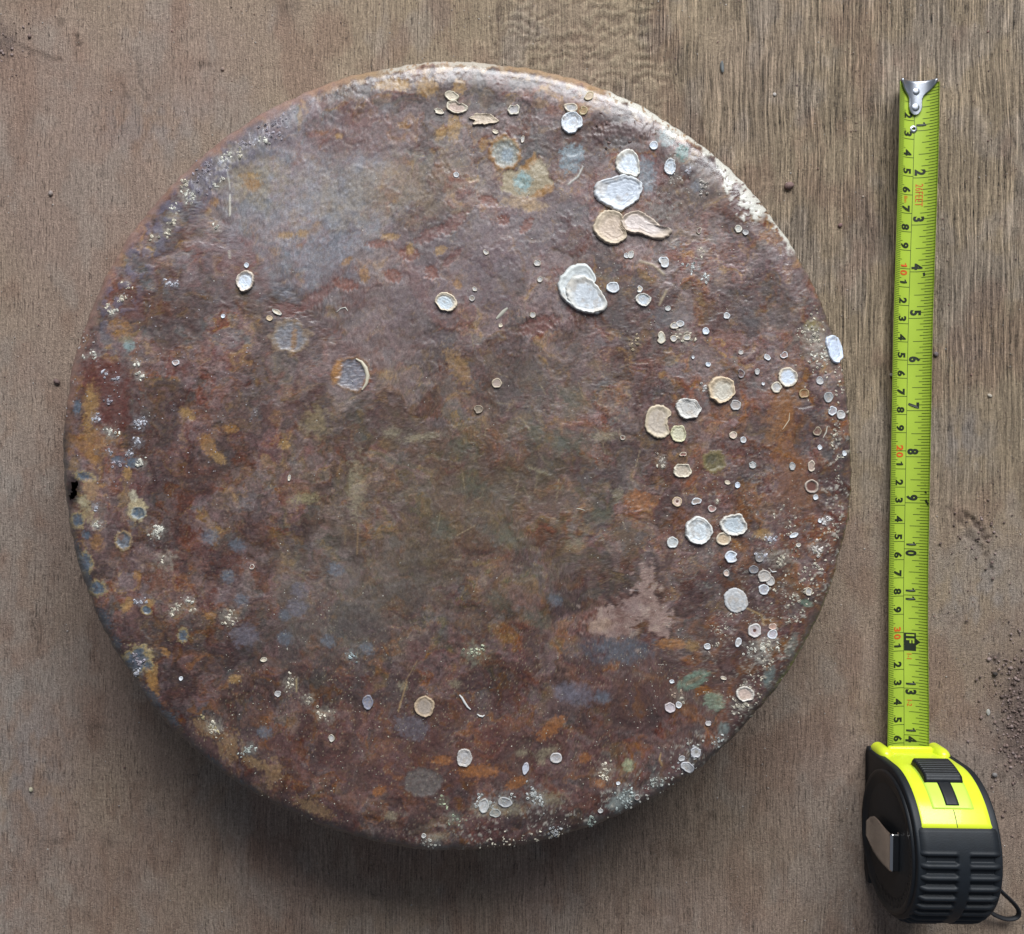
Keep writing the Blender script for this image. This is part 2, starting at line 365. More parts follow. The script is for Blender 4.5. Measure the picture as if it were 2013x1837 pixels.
def build_disc(root):
    n = 660
    a = np.linspace(-1, 1, n)
    A, B = np.meshgrid(a, a)
    A = A.ravel(); B = B.ravel()
    r = np.where(np.abs(A) > np.abs(B), A, B)
    with np.errstate(divide='ignore', invalid='ignore'):
        th = np.where(np.abs(A) > np.abs(B), (np.pi / 4) * (B / A), np.pi / 2 - (np.pi / 4) * (A / B))
    th = np.nan_to_num(th)
    px, py = r * np.cos(th), r * np.sin(th)
    rr = np.hypot(px, py); tt = np.arctan2(py, px)
    # concentrate a little on the shoulder
    rr2 = rr * DR
    edge = 1 + .0034 * (fbm(np.cos(tt) * 5 + 9, np.sin(tt) * 5 + 9, 111, 5) - .5) * 2 + .0024 * (vn(np.cos(tt) * 40, np.sin(tt) * 40, 117) - .5) * 2
    # dents at the lower left edge
    edge -= .005 * np.exp(-((tt + 2.55) / .05) ** 2) + .004 * np.exp(-((tt + 1.30) / .03) ** 2) + .003 * np.exp(-((tt - .02) / .05) ** 2)
    edge = 1 + (edge - 1) * ss(.7, 1, rr)
    x = DX + rr2 * np.cos(tt) * edge; y = DY + rr2 * np.sin(tt) * edge
    z = top_z(rr2, x, y)
    grid = np.arange(n * n).reshape(n, n)
    q = np.stack([grid[:-1, :-1], grid[:-1, 1:], grid[1:, 1:], grid[1:, :-1]], -1).reshape(-1, 4)
    loop = np.concatenate([grid[0, :-1], grid[:-1, -1], grid[-1, :0:-1], grid[:0:-1, 0]])
    bx, by, bz = x[loop], y[loop], z[loop]
    vx, vy, vz = [x], [y], [z]; prev = loop; base = n * n; faces = [q]
    m = len(loop)
    ang = np.arctan2(by - DY, bx - DX); br = np.hypot(bx - DX, by - DY)
    nr = 16
    for k in range(1, nr + 1):
        f = k / nr
        zz = bz + (0.0012 - bz) * f
        rad = br - .004 * f + .0006 * (fbm(np.cos(ang) * 12 + 3, np.sin(ang) * 12 + f * 3, 131, 3) - .5)
        vx.append(DX + rad * np.cos(ang)); vy.append(DY + rad * np.sin(ang)); vz.append(zz)
        cur = base + np.arange(m); base += m
        faces.append(np.stack([prev, cur, np.roll(cur, -1), np.roll(prev, -1)], 1)); prev = cur
    x = np.concatenate(vx); y = np.concatenate(vy); z = np.concatenate(vz); faces = np.vstack(faces)
    wall = np.zeros(len(x)); wall[n * n:] = 1
    rr = np.hypot(x - DX, y - DY) / DR; tt = np.arctan2(y - DY, x - DX)
    U = CU + x * F / (H - z); V = CV - y * F / (H - z)

    # ---------------- colours of the corroded skin
    wu = (fbm(U / 60, V / 60, 201, 3) - .5) * 60; wv = (fbm(U / 60, V / 60, 207, 3) - .5) * 60
    P, Q = U + wu, V + wv
    f1 = fbm(P / 150, Q / 150, 1, 4); f2 = fbm(P / 62, Q / 62, 2, 5); f3 = fbm(P / 26, Q / 26, 4, 4); f4 = fbm(U / 11, V / 11, 6, 3)
    f5 = fbm(P / 80, Q / 80, 8, 5, .62); f6 = fbm(P / 40, Q / 40, 10, 5, .62); f7 = fbm(P / 95 + 7, Q / 95, 12, 5, .65)
    ca, sa = math.cos(math.radians(-38)), math.sin(math.radians(-38))
    s1 = fbm((U * ca + V * sa) / 120, (-U * sa + V * ca) / 26, 14, 4)
    up = ss(950, 350, V + (U - 900) * -.15)           # upper half: greyer and paler, window sheen painted into the colour
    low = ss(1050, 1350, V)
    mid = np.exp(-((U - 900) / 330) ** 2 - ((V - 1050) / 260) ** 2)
    left = ss(420, 220, U); right = ss(1250, 1500, U)
    purple = np.array([.150, .080, .080]); rust = np.array([.155, .055, .034]); lilac = np.array([.215, .170, .175])
    umber = np.array([.155, .095, .055]); olive = np.array([.100, .092, .055]); dark = np.array([.065, .050, .050])
    ochre = np.array([.300, .185, .070]); slate = np.array([.150, .170, .190]); orange = np.array([.25, .105, .03])
    c = np.tile(purple, (len(x), 1))
    c = mixc(c, rust, ss(.475, .545, f2 + .22 * (f3 - .5)) * .75)
    c = mixc(c, (.115, .036, .028), ss(.57, .63, f6) * .7)
    wx = (fbm(U / 12, V / 12, 221, 3) - .5) * 22; wy = (fbm(U / 12, V / 12, 223, 3) - .5) * 22
    id1, e1 = cells((P + wx) / 52, (Q + wy) / 46, 231); id2, e2 = cells((U + wx * .8) / 21, (V + wy * .8) / 19, 241)
    c = mixc(c, umber, ss(.49, .57, f5 + .14 * mid) * (.25 + .45 * mid))
    c = mixc(c, lilac, ss(.525, .575, f7 + .08 * up) * (.20 + .40 * up * ss(1350, 1000, U) + .15 * low))
    c = mixc(c, lilac * 1.05, ss(.42, .64, s1) * up * .6 * ss(1400, 1000, U)); c = mixc(c, (.27, .25, .25), ss(.55, .72, fbm((U * ca + V * sa) / 160, (-U * sa + V * ca) / 40, 15, 4)) * up * ss(1000, 700, U) * .5)  # pale streaks, with the upper-left sheen painted in
    c = mixc(c, slate, ss(.58, .72, fbm(P / 90, Q / 70, 16, 4)) * (.25 + .6 * up * ss(1000, 500, U)))
    c = mixc(c, olive, ss(.50, .60, fbm(P / 50 + 3, Q / 50, 18, 5)) * np.clip(.10 + .9 * mid + .2 * low, 0, .75)); c = mixc(c, (.20, .135, .065), ss(.50, .60, fbm(P / 36 + 33, Q / 36, 19, 5)) * mid * .55)
    c = mixc(c, dark, ss(.58, .74, fbm(P / 42 + 5, Q / 42, 20, 4)) * (.35 + .3 * low))
    c = mixc(c, ochre, ss(.66, .72, fbm(P / 38, Q / 30, 22, 4)) * (.30 + .25 * up + .2 * left))
    c = mixc(c, ochre, ss(.64, .70, fbm(P / 14, Q / 14, 24, 4)) * .18 * ss(.48, .62, f5))
    for (lo_, hi_, col_, a_) in ((.0, .16, (.165, .060, .036), .55), (.16, .30, (.20, .145, .155), .50), (.30, .40, (.10, .045, .040), .55), (.40, .48, (.19, .115, .065), .45), (.86, .93, (.12, .105, .105), .5)):
        c = mixc(c, col_, ((id1 > lo_) & (id1 <= hi_)) * ss(0, .05, e1) * a_ * (.4 + .6 * ss(.35, .6, f3)))
    for (lo_, hi_, col_, a_) in ((.0, .12, (.155, .065, .045), .45), (.12, .28, (.20, .155, .165), .45), (.28, .38, (.085, .045, .042), .5), (.38, .41, (.25, .155, .07), .4), (.9, .98, (.13, .125, .135), .5)):
        c = mixc(c, col_, ((id2 > lo_) & (id2 <= hi_)) * ss(0, .06, e2) * a_)
    c = mixc(c, orange, ss(.60, .70, fbm(P / 55, Q / 80, 26, 4)) * right * .5 * ss(550, 750, V) + ss(.60, .7, fbm(P / 60, Q / 40, 28, 4)) * low * .6)
    c = mixc(c, purple * 1.1, ss(.45, .60, fbm(P / 70 + 11, Q / 70, 30, 4)) * low * .5)
    c = mixc(c, (.17, .105, .11), ss(.60, .62, fbm(P / 30 + 2, Q / 30, 32, 3)) * .4)
    # thin crack-like veins between flakes
    vein = np.abs(fbm(P / 42, Q / 36, 34, 4) - .5)
    vmask = ss(.35, .6, fbm(U / 120, V / 120, 36, 3))
    c = mixc(c, (.06, .03, .025), ss(.012, .003, vein) * .65 * vmask)
    vein2 = np.abs(fbm(P / 55 + 20, Q / 50, 38, 5) - .5)
    c = mixc(c, (.33, .22, .12), ss(.010, .002, vein2) * .5 * ss(.45, .6, f1))
    c = mixc(c, (.05, .028, .024), ss(.045, .012, e1) * ss(.46, .60, fbm(U / 60 + 4, V / 60, 347, 4)) * .55)
    vein3 = np.abs(fbm(P / 25 + 9, Q / 25, 39, 4) - .5)
    c = mixc(c, lilac, ss(.02, .004, vein3) * .30)
    lum = c.mean(1, keepdims=True); c = np.clip(lum + (c - lum) * 1.12, .01, 1); cm = np.array([.150, .088, .078]); c = np.clip(cm + (c - cm) * 1.22, .012, 1)
    pit = ss(.66, .78, vn(U / 4.2, V / 4.2, 331)) * ss(.42, .6, fbm(U / 70, V / 70, 333, 3)); c = mixc(c, (.045, .028, .026), pit * .55)
    lt = ss(.68, .8, vn(U / 5 + 7, V / 4, 335)) * ss(.45, .62, fbm(U / 90, V / 90, 337, 3)); c = mixc(c, (.27, .20, .19), lt * .45)
    bigv = .72 + .56 * ss(.3, .7, fbm(P / 130 + 31, Q / 110, 341, 4)) * 1.0
    c = mixc(c, (.17, .15, .165), ss(.50, .66, fbm(P / 75 + 3, Q / 60, 343, 4)) * (.22 + .25 * up))
    c = mixc(c, (.075, .042, .045), ss(.54, .68, fbm(P / 60 + 13, Q / 60, 345, 4)) * (.45 + .2 * low - .25 * up))
    c *= ((.84 - .18 * low + .12 * up) * bigv)[:, None] * np.array([.93, .885, .79])[None]  # brighter above, darker below: light falloff painted into the skin
    c *= (0.70 + .60 * f4)[:, None]
    c *= (0.76 + .48 * fbm(U / 4.5, V / 4.5, 40, 2))[:, None]
    h = (ss(.5, .53, f3) * .00006 + ss(.49, .51, fbm(P / 42, Q / 36, 34, 4)) * .00010 * vmask + (f4 - .5) * .00007 + (fbm(U / 5, V / 5, 42, 2) - .5) * .00007 + (f6 - .5) * .00008
         + (id1 < .3) * ss(0, .03, e1) * .00014 + (id2 < .28) * ss(0, .05, e2) * .00009
         + (fbm((U * ca + V * sa) / 40, (-U * sa + V * ca) / 9, 44, 3) - .5) * .00008 * up)
    rough = .42 + .12 * (f5 - .5) * 2 + .02 * up + .10 * (id1 - .5)

    def near(u, v, R):
        return np.where((np.abs(U - u) < R) & (np.abs(V - v) < R) & (wall < .5))[0]
    def blob(u, v, rx, ry, rot=0, col=(1, 1, 1), a=1.0, edge=.12, rag=.3, dh=0.0, ring=None, ringw=.25, ringa=.9, seed=None):
        nonlocal h, c
        R = max(rx, ry) * 1.9 + 4
        i = near(u, v, R)
        if not len(i): return
        seed = int(u * 7 + v * 13) % 9973 if seed is None else seed
        sz = max(4.0, min(rx, ry) * .55)
        t = math.radians(rot); cu, su = math.cos(t), math.sin(t)
        du, dv = U[i] - u, V[i] - v
        a_, b_ = (du * cu + dv * su) / rx, (-du * su + dv * cu) / ry
        d = np.hypot(a_, b_) + rag * (fbm(U[i] / sz, V[i] / sz, seed, 5, .65) - .5) * 1.9
        m = ss(1 + edge, 1 - edge, d)
        if ring is not None:
            mr_ = ss(ringw + edge, ringw * .4, np.abs(d - 1)) * ringa
            cc = c[i]; c[i] = cc + (np.asarray(ring)[None] - cc) * mr_[:, None]
            h[i] += mr_ * abs(dh) * .9
        cc = c[i]; tex = (.55 + .9 * fbm(U[i] / 9, V[i] / 9, seed + 3, 4, .7))[:, None]; m = m * (.72 + .28 * ss(.35, .55, fbm(U[i] / 6, V[i] / 6, seed + 5, 3)))
        c[i] = cc + (np.asarray(col)[None] * tex - cc) * (m * a)[:, None]
        h[i] += m * dh
    def poly(pts, col, a=1.0, soft=4, rag=10, dh=0):
        nonlocal h, c
        pts = np.array(pts, float); ce = pts.mean(0); R = np.abs(pts - ce).max() + 25
        i = near(ce[0], ce[1], R)
        uu = U[i] + (fbm(U[i] / 14, V[i] / 14, 61, 4) - .5) * 2 * rag; vv = V[i] + (fbm(U[i] / 14, V[i] / 14, 67, 4) - .5) * 2 * rag
        inside = np.zeros(len(i), bool); dist = np.full(len(i), 1e9)
        for p, q_ in zip(pts, np.roll(pts, -1, 0)):
            cond = ((p[1] > vv) != (q_[1] > vv)) & (uu < (q_[0] - p[0]) * (vv - p[1]) / (q_[1] - p[1] + 1e-9) + p[0])
            inside ^= cond
            ab = q_ - p; t = np.clip(((uu - p[0]) * ab[0] + (vv - p[1]) * ab[1]) / (ab @ ab), 0, 1)
            dist = np.minimum(dist, np.hypot(uu - p[0] - t * ab[0], vv - p[1] - t * ab[1]))
        sd = np.where(inside, dist, -dist); m = ss(-soft, soft, sd)
        cc = c[i]; tex = (.82 + .36 * fbm(U[i] / 6, V[i] / 6, 63, 3))[:, None]
        c[i] = cc + (np.asarray(col)[None] * tex - cc) * (m * a)[:, None]; h[i] += m * dh
    def line(pts, col, w=1.3, a=.8, dh=.0001):
        nonlocal h, c
        pts = np.array(pts, float); ce = pts.mean(0); R = np.abs(pts - ce).max() + 10
        i = near(ce[0], ce[1], R); dd = np.full(len(i), 1e9)
        for p, q_ in zip(pts[:-1], pts[1:]):
            ab = q_ - p; t = np.clip(((U[i] - p[0]) * ab[0] + (V[i] - p[1]) * ab[1]) / (ab @ ab), 0, 1)
            dd = np.minimum(dd, np.hypot(U[i] - p[0] - t * ab[0], V[i] - p[1] - t * ab[1]))
        m = np.exp(-(dd / w) ** 2)
        c[i] = c[i] + (np.asarray(col)[None] - c[i]) * (m * a)[:, None]; h[i] += m * dh

    OC = (.34, .20, .07); OC2 = (.28, .14, .04); BL = (.24, .29, .33); TE = (.22, .32, .32); DB = (.085, .115, .15); CR = (.50, .42, .30)
    WH = (.60, .62, .62); MA = (.10, .030, .022); RD = (.19, .065, .040); GR = (.15, .14, .14); GN = (.13, .19, .14); PK = (.30, .205, .175)
    R0 = np.random.default_rng(21)
    # broad zones; the bluish upper-left ones are painted sheen
    blob(560, 380, 150, 90, -35, (.26, .26, .29), .55, .8, .9); blob(650, 480, 110, 60, -40, (.22, .24, .28), .6, .8, .9); blob(500, 290, 120, 50, -40, (.22, .21, .25), .45, .8, .9); blob(690, 350, 90, 40, -35, (.24, .25, .28), .5, .8, .9)
    blob(760, 370, 150, 60, -10, (.27, .20, .12), .45, .7, 1.0); blob(490, 350, 60, 45, 0, (.27, .21, .12), .6, .6, .8)
    blob(800, 560, 190, 90, -25, (.19, .145, .145), .5, .8, .8); blob(1000, 480, 200, 80, -30, (.18, .135, .15), .45, .8, .8)
    blob(690, 270, 110, 50, -5, (.17, .085, .075), .5, .6, .8); blob(880, 1000, 230, 150, 0, (.13, .095, .06), .45, .9, .8)
    blob(690, 1170, 140, 90, 0, (.155, .135, .115), .45, .8, .9); blob(620, 1260, 120, 70, 20, (.075, .07, .06), .4, .8, .9)
    blob(1010, 770, 120, 60, 0, (.10, .085, .07), .4, .8, .9); blob(880, 1480, 260, 90, 0, (.13, .055, .045), .45, .8, .9)
    blob(1540, 820, 26, 70, 10, (.24, .105, .035), .75, .5, .8); blob(1560, 960, 40, 60, 0, (.19, .08, .035), .6, .5, .8)
    blob(1300, 1330, 150, 80, 0, (.11, .05, .04), .35, .8, .8); blob(1215, 1275, 60, 28, 0, (.085, .095, .115), .8, .5, .7)
    blob(215, 770, 42, 62, 0, MA, .9, .3, .6, -.0002); blob(180, 870, 45, 26, 0, OC2, .6, .5, .8); blob(178, 800, 14, 45, 5, OC, .7, .4, .7)
    blob(235, 645, 24, 17, 0, OC2, .8, .4, .6); blob(760, 735, 18, 10, 0, OC, .5, .5, .8); blob(900, 720, 40, 16, 60, OC, .45, .3, .9)
    blob(760, 690, 60, 40, 0, (.19, .14, .13), .5, .4, .7); blob(620, 830, 24, 26, 0, (.29, .22, .11), .5, .5, .8)
    blob(820, 560, 60, 14, 60, (.15, .06, .05), .4, .6, .6); blob(470, 520, 60, 60, 0, (.17, .10, .10), .4, .7, .8)
    # peeled flakes in the upper part
    for (u, v, rx, ry, ro) in [(773, 543, 17, 13, 5), (848, 537, 14, 13, 40), (1035, 444, 20, 9, -50), (888, 508, 27, 8, -45), (990, 433, 12, 10, 0), (740, 480, 20, 9, 0), (805, 500, 22, 13, 10),
                               (845, 462, 34, 12, -30), (680, 560, 24, 12, 10), (615, 590, 38, 12, -35), (890, 440, 34, 13, -40), (1060, 640, 40, 16, -20), (560, 610, 28, 16, 0), (960, 395, 20, 10, 20)]:
        blob(u, v, rx, ry, ro, RD if rx < 25 else (.165, .072, .060), .75, .10, .45, -.00025)
    for (u, v, rx, ry, ro) in [(716, 540, 10, 16, -15), (768, 166, 32, 11, -8), (790, 168, 16, 12, 0), (840, 172, 22, 18, 0), (903, 172, 13, 16, 0), (893, 250, 13, 27, 5), (950, 282, 9, 12, 20), (867, 262, 10, 16, 30), (866, 493, 12, 9, -30),
                               (682, 514, 14, 6, -35), (768, 466, 18, 7, 0), (563, 463, 16, 7, 0), (594, 460, 12, 8, 0), (793, 247, 12, 7, 0), (666, 268, 8, 6, 0), (900, 560, 11, 8, 40), (806, 490, 8, 12, 0), (1040, 410, 10, 8, 0),
                               (497, 363, 18, 13, 0), (490, 345, 22, 5, 0), (421, 397, 9, 9, 0), (366, 811, 15, 9, 30), (378, 822, 7, 6, 0), (409, 874, 14, 24, -25), (430, 900, 16, 10, 40), (455, 843, 14, 9, 0), (560, 875, 12, 9, 0), (1140, 215, 22, 12, -10),
                               (186, 905, 10, 9, 0), (250, 930, 9, 14, 0), (295, 1185, 10, 9, 0), (250, 1190, 10, 16, 30), (325, 1282, 11, 7, 50), (270, 1130, 8, 10, 0), (412, 1210, 12, 8, 0), (300, 1330, 9, 26, 10), (462, 1335, 12, 9, 0), (1500, 1050, 18, 10, 0)]:
        blob(u, v, rx, ry, ro, OC if (u + v) % 3 < 2 else OC2, .7, .2, .5, -.0001)
    # barnacle scars with rims
    blob(993, 302, 25, 28, -20, (.26, .27, .24), .95, .12, .25, -.0004, ring=OC2, ringw=.28); blob(997, 305, 12, 14, 0, BL, .9, .3, .4); line([(975, 283), (985, 276), (1003, 275), (1017, 288)], (.42, .36, .24), 1.6, .7)
    poly([(985, 345), (1010, 332), (1040, 320), (1052, 302), (1062, 320), (1078, 340), (1085, 362), (1065, 378), (1048, 390), (1010, 388), (985, 372)], (.30, .24, .15), .95, 3, 8, -.0002)
    poly([(1050, 300), (1060, 318), (1045, 330), (1015, 340), (1030, 322)], OC2, .9, 3, 5); poly([(1040, 385), (1065, 372), (1085, 358), (1090, 370), (1068, 388)], OC2, .9, 3, 5)
    blob(1030, 400, 45, 12, 8, (.34, .23, .13), .8, .4, .5); blob(1060, 330, 16, 18, 0, (.40, .34, .24), .7, .3, .5)
    blob(1028, 357, 18, 19, 0, TE, .95, .3, .4); blob(1029, 357, 6, 6, 0, (.17, .2, .16), .6, .4, .5)
    blob(571, 664, 31, 29, 0, (.22, .22, .24), .85, .25, .4, -.0003, ring=(.25, .17, .10), ringw=.15); blob(578, 670, 6, 26, 5, OC2, .7, .4, .6)
    blob(692, 736, 31, 30, 0, (.20, .20, .23), .9, .15, .25, -.0006, ring=OC2, ringw=.16, ringa=.5)
    blob(662, 730, 9, 24, 15, (.36, .17, .05), .8, .3, .5); blob(600, 1330 - 350, 26, 10, -5, (.30, .26, .14), .6, .5, .8)
    blob(1403, 908, 19, 18, 0, (.15, .125, .055), .95, .15, .3, -.0003, ring=(.20, .15, .06), ringw=.22); blob(1399, 902, 9, 11, 40, (.07, .065, .04), .7, .4, .5)
    blob(254, 679, 11, 10, 10, TE, .8, .3, .4); blob(248, 668, 14, 7, 0, (.22, .2, .1), .5, .4, .5)
    blob(270, 1003, 19, 22, 10, (.44, .36, .21), .85, .12, .3, .0001); blob(262, 975, 8, 12, -20, (.46, .42, .30), .75, .2, .5); blob(272, 1009, 12.5, 11, 0, DB, 1, .12, .15, -.0005, ring=(.40, .44, .42), ringw=.12, ringa=.6)
    blob(243, 1063, 14, 16, 0, (.13, .145, .17), .95, .15, .3, -.0004, ring=(.36, .25, .12), ringw=.2); blob(238, 1055, 6, 7, 0, (.19, .09, .05), .8, .3, .3)
    blob(288, 1200, 9, 7, 30, DB, .95, .15, .2, -.0003, ring=(.34, .24, .10), ringw=.22)
    for (u, v, rx, ry, ro, rg) in [(167, 1108, 13, 19, 0, 1), (192, 1157, 14, 13, 30, 1), (153, 1023, 12, 13, 0, 1), (168, 938, 18, 8, 15, 1), (170, 1052, 9, 8, 0, 0), (262, 910, 16, 10, 0, 0), (232, 905, 12, 9, 0, 0), (152, 800, 8, 14, 0, 0),
                                   (270, 1298, 22, 24, 40, 1), (292, 1310, 8, 10, 0, 1), (360, 1250, 8, 12, 0, 1), (286, 1400, 10, 18, -40, 0)]:
        blob(u, v, rx, ry, ro, DB, .9, .2, .5, -.0002, ring=(.36, .27, .12) if rg else None, ringw=.25, ringa=.8)
    blob(300, 1340, 10, 28, -20, OC2, .8, .3, .4); blob(170, 1000, 10, 30, -25, (.36, .29, .15), .6, .3, .7); blob(178, 960, 14, 22, 0, (.33, .20, .10), .7, .3, .6)
    blob(190, 1065, 12, 14, 20, OC2, .6, .4, .6); blob(160, 985, 12, 10, 0, (.33, .30, .2), .6, .4, .7)
    for (u, v, r) in [(467, 1073, 15), (449, 1133, 14), (415, 1055, 17), (590, 1160, 18), (475, 1180, 14), (480, 1250, 26), (583, 1195, 20), (645, 1260, 14), (560, 1255, 15), (722, 1275, 14), (520, 1440, 14), (660, 1120, 16), (1110, 1360, 22), (1140, 1365, 26), (1185, 1370, 15), (1090, 1180, 14), (560, 1210, 12)]:
        blob(u, v, r, r * .85, 20, (.125, .15, .185) if r < 18 else (.15, .14, .17), .6, .35, .5)
    blob(832, 1538, 38, 27, 0, (.125, .105, .095), .95, .06, .15, -.0002, ring=(.08, .05, .045), ringw=.08, ringa=.5); blob(810, 1430, 35, 22, 20, (.13, .115, .13), .7, .15, .5)
    blob(1340, 630 - 10, 20, 16, 0, (.16, .14, .14), .6, .3, .4); blob(1300, 625, 20, 20, 0, (.12, .12, .13), .6, .3, .4)
    poly([(1262, 1108), (1284, 1112), (1279, 1150), (1300, 1185), (1322, 1215), (1318, 1245), (1298, 1252), (1275, 1228), (1258, 1218), (1240, 1250), (1205, 1255), (1150, 1245), (1160, 1215), (1205, 1192), (1238, 1185), (1252, 1150)], PK, .80, 4, 16, .00010)
    for k_ in range(44):
        a_ = R0.uniform(0, 6.28); blob(1225 + R0.normal(0, 50), 1215 + R0.normal(0, 32), R0.uniform(4, 13), R0.uniform(3, 8), R0.uniform(0, 180), (.15, .08, .065) if k_ % 3 else (.36, .27, .22), .6, .25, .9)
    blob(1180, 1228, 22, 12, 0, (.36, .25, .17), .5, .3, .8); blob(1245, 1195, 20, 14, 0, (.24, .165, .155), .5, .4, .5)
    blob(1363, 1338, 34, 15, -27, GN, .85, .15, .3, .0002); blob(1363, 1338, 20, 4.5, -27, (.17, .12, .07), .8, .4, .3); blob(1404, 1378, 21, 18, 20, (.17, .22, .155), .85, .2, .4, .0002)
    blob(1405, 1380, 8, 7, 0, (.12, .12, .08), .5, .4, .4); blob(1585, 1186, 13, 7, 20, GN, .8, .2, .3); blob(1512, 1330, 10, 22, 20, (.13, .17, .16), .8, .3, .4); blob(1556, 1270, 10, 25, 25, (.17, .19, .16), .7, .3, .6)
    blob(1422, 1432, 12, 12, 0, (.15, .2, .19), .7, .3, .4); blob(1235, 1505, 11, 12, 0, (.30, .33, .2), .8, .2, .4); blob(1222, 1575, 30, 17, -30, (.24, .27, .25), .75, .2, .6)
    blob(1341, 300, 12, 17, 0, (.10, .19, .17), .9, .2, .4); blob(1312, 272, 18, 16, 40, (.22, .27, .27), .8, .25, .5); blob(1123, 312, 22, 28, 25, (.19, .24, .27), .85, .15, .6); blob(1270, 345, 18, 34, 0, (.18, .22, .25), .75, .3, .5)
    blob(1225, 260, 55, 18, -5, (.13, .085, .08), .85, .2, .5, .0007); blob(1230, 285, 40, 14, 10, (.2, .19, .19), .6, .3, .5); blob(1300, 415, 30, 18, 0, (.24, .23, .21), .5, .4, .8)
    blob(1370, 367, 12, 13, 0, (.12, .13, .16), .8, .2, .4); blob(1310, 480, 30, 14, -20, (.16, .15, .15), .5, .4, .6); blob(1645, 645, 6, 14, 0, (.16, .19, .2), .8, .3, .3); blob(1597, 640, 14, 12, 0, (.3, .26, .1), .5, .3, .7)
    blob(1460, 410, 24, 16, 10, (.12, .05, .045), .6, .3, .6); blob(1320, 1265, 30, 11, 0, (.29, .13, .04), .75, .3, .6, -.0001); blob(1360, 1270, 14, 10, 0, (.28, .16, .05), .6, .3, .5)
    for (u, v, rx, ry, ro) in [(1085, 1430, 34, 13, -40), (1150, 1490, 12, 10, 0), (940, 1515, 42, 13, 0), (1015, 1540, 22, 11, -25), (870, 1495, 20, 9, 0), (1255, 985, 26, 20, 0), (1180, 1540, 10, 8, 0), (745, 1555, 15, 9, -20)]:
        blob(u, v, rx, ry, ro, (.27, .105, .03), .75, .2, .5, -.0001)
    for (u, v, rx, ry, ro) in [(453, 1470, 24, 26, 30), (536, 1520, 18, 28, 0), (500, 1500, 22, 10, 20), (400, 1430, 24, 12, 40), (620, 1590, 40, 12, 25), (1105, 1640, 26, 8, 10)]:
        blob(u, v, rx, ry, ro, (.235, .145, .07), .62, .2, .9, -.0001)
    for (u, v, rx, ry, ro) in [(769, 851, 16, 10, 0), (830, 860, 36, 7, -8), (1187, 858, 26, 9, -8), (1060, 926, 22, 4, 20), (1215, 972, 10, 12, 0), (792, 1350, 10, 9, 0), (1075, 1478, 24, 8, -20), (1026, 1480, 12, 6, 0), (1065, 1496, 8, 9, 0),
                               (700, 960, 16, 60, 0), (1130, 1070, 16, 10, 0), (895, 1345, 12, 8, 0), (1260, 450, 10, 8, 0), (768, 1605, 12, 8, 0), (860, 1645, 20, 7, -10), (955, 1590, 24, 14, 0), (1000, 1590, 28, 12, 0), (1080, 1570, 30, 12, 0)]:
        blob(u, v, rx, ry, ro, (.29, .25, .16), .5, .5, .8)
    for (u, v) in [(1100, 870), (1050, 850), (905, 880), (1120, 780), (1130, 870), (1180, 1010), (1005, 1060), (870, 1040), (940, 960), (1060, 1220), (980, 1180)]:
        blob(u, v, 26, 18, 30, (.075, .085, .060), .5, .6, .7)
    for (u_, v_, r_, n_, col_) in CLUSTERS:
        dk = sum(col_) < 1.1
        blob(u_, v_, r_ * 1.15, r_ * 1.05, 0, np.array(col_) * (.5 if dk else .6), .35 if dk else .42, .6, 1.1, .00015)
    for (u_, v_, rx_, ry_, ro_) in [(152, 1085, 7, 22, -8), (172, 1140, 8, 20, -15), (205, 1215, 9, 22, -28), (228, 1262, 7, 14, -30), (300, 1372, 8, 26, -38), (335, 1412, 7, 20, -45), (250, 1325, 8, 10, 0), (420, 1500, 24, 7, 35), (480, 1545, 26, 6, 30)]:
        blob(u_, v_, rx_, ry_, ro_, (.055, .068, .085), .85, .2, .9, -.0002)
    blob(200, 730, 34, 30, 0, MA, .7, .3, 1.0); blob(225, 820, 30, 26, 0, MA, .6, .3, 1.0); blob(250, 600, 40, 30, 20, (.14, .05, .035), .5, .4, 1.0)
    # fine scratches
    R_ = np.random.default_rng(3)
    for _ in range(46):
        u, v = R_.normal(1080, 160), R_.normal(920, 160); L_ = R_.uniform(8, 42); t = R_.choice([math.radians(100), math.radians(75), math.radians(20), math.radians(160)]) + R_.normal(0, .15)
        line([(u, v), (u + L_ * math.cos(t), v + L_ * math.sin(t))], (.34, .26, .15), .9, R_.uniform(.25, .6), 0)
    line([(704, 1030), (702, 1090)], (.35, .22, .1), 1.2, .6); line([(680, 1035), (678, 1070)], (.3, .2, .1), 1.2, .4)
    line([(1455, 1190), (1497, 1210), (1502, 1230)], (.4, .28, .12), 1.3, .8); line([(800, 1340), (783, 1400), (787, 1380)], (.4, .26, .12), 1.2, .7); line([(820, 1300), (790, 1352)], (.3, .2, .1), 1.0, .6)
    line([(583, 1335), (583, 1360)], (.42, .32, .16), 1.4, .8); line([(1299, 1482), (1296, 1494), (1302, 1505)], (.42, .27, .1), 1.3, .8)
    line([(1145, 330), (1136, 348), (1117, 363)], (.55, .55, .5), 1.6, .9, .0004); line([(1258, 514), (1285, 522), (1305, 540)], (.42, .34, .22), 2.2, .8, .0003); line([(1300, 590), (1310, 572), (1296, 600)], (.42, .34, .22), 2, .8)
    line([(447, 338), (451, 360), (452, 372)], (.6, .58, .5), 1.2, .8); line([(452, 385), (452, 424)], (.6, .56, .46), 1.7, .9, .0004); line([(450, 494), (452, 508)], (.6, .56, .46), 1.5, .8)
    # lime deposit along the upper right edge
    top = wall < .5
    white = np.zeros(len(x))
    seg = lambda t0, t1, s=.03: ss(t0 - s, t0, tt) * ss(t1 + s, t1, tt)
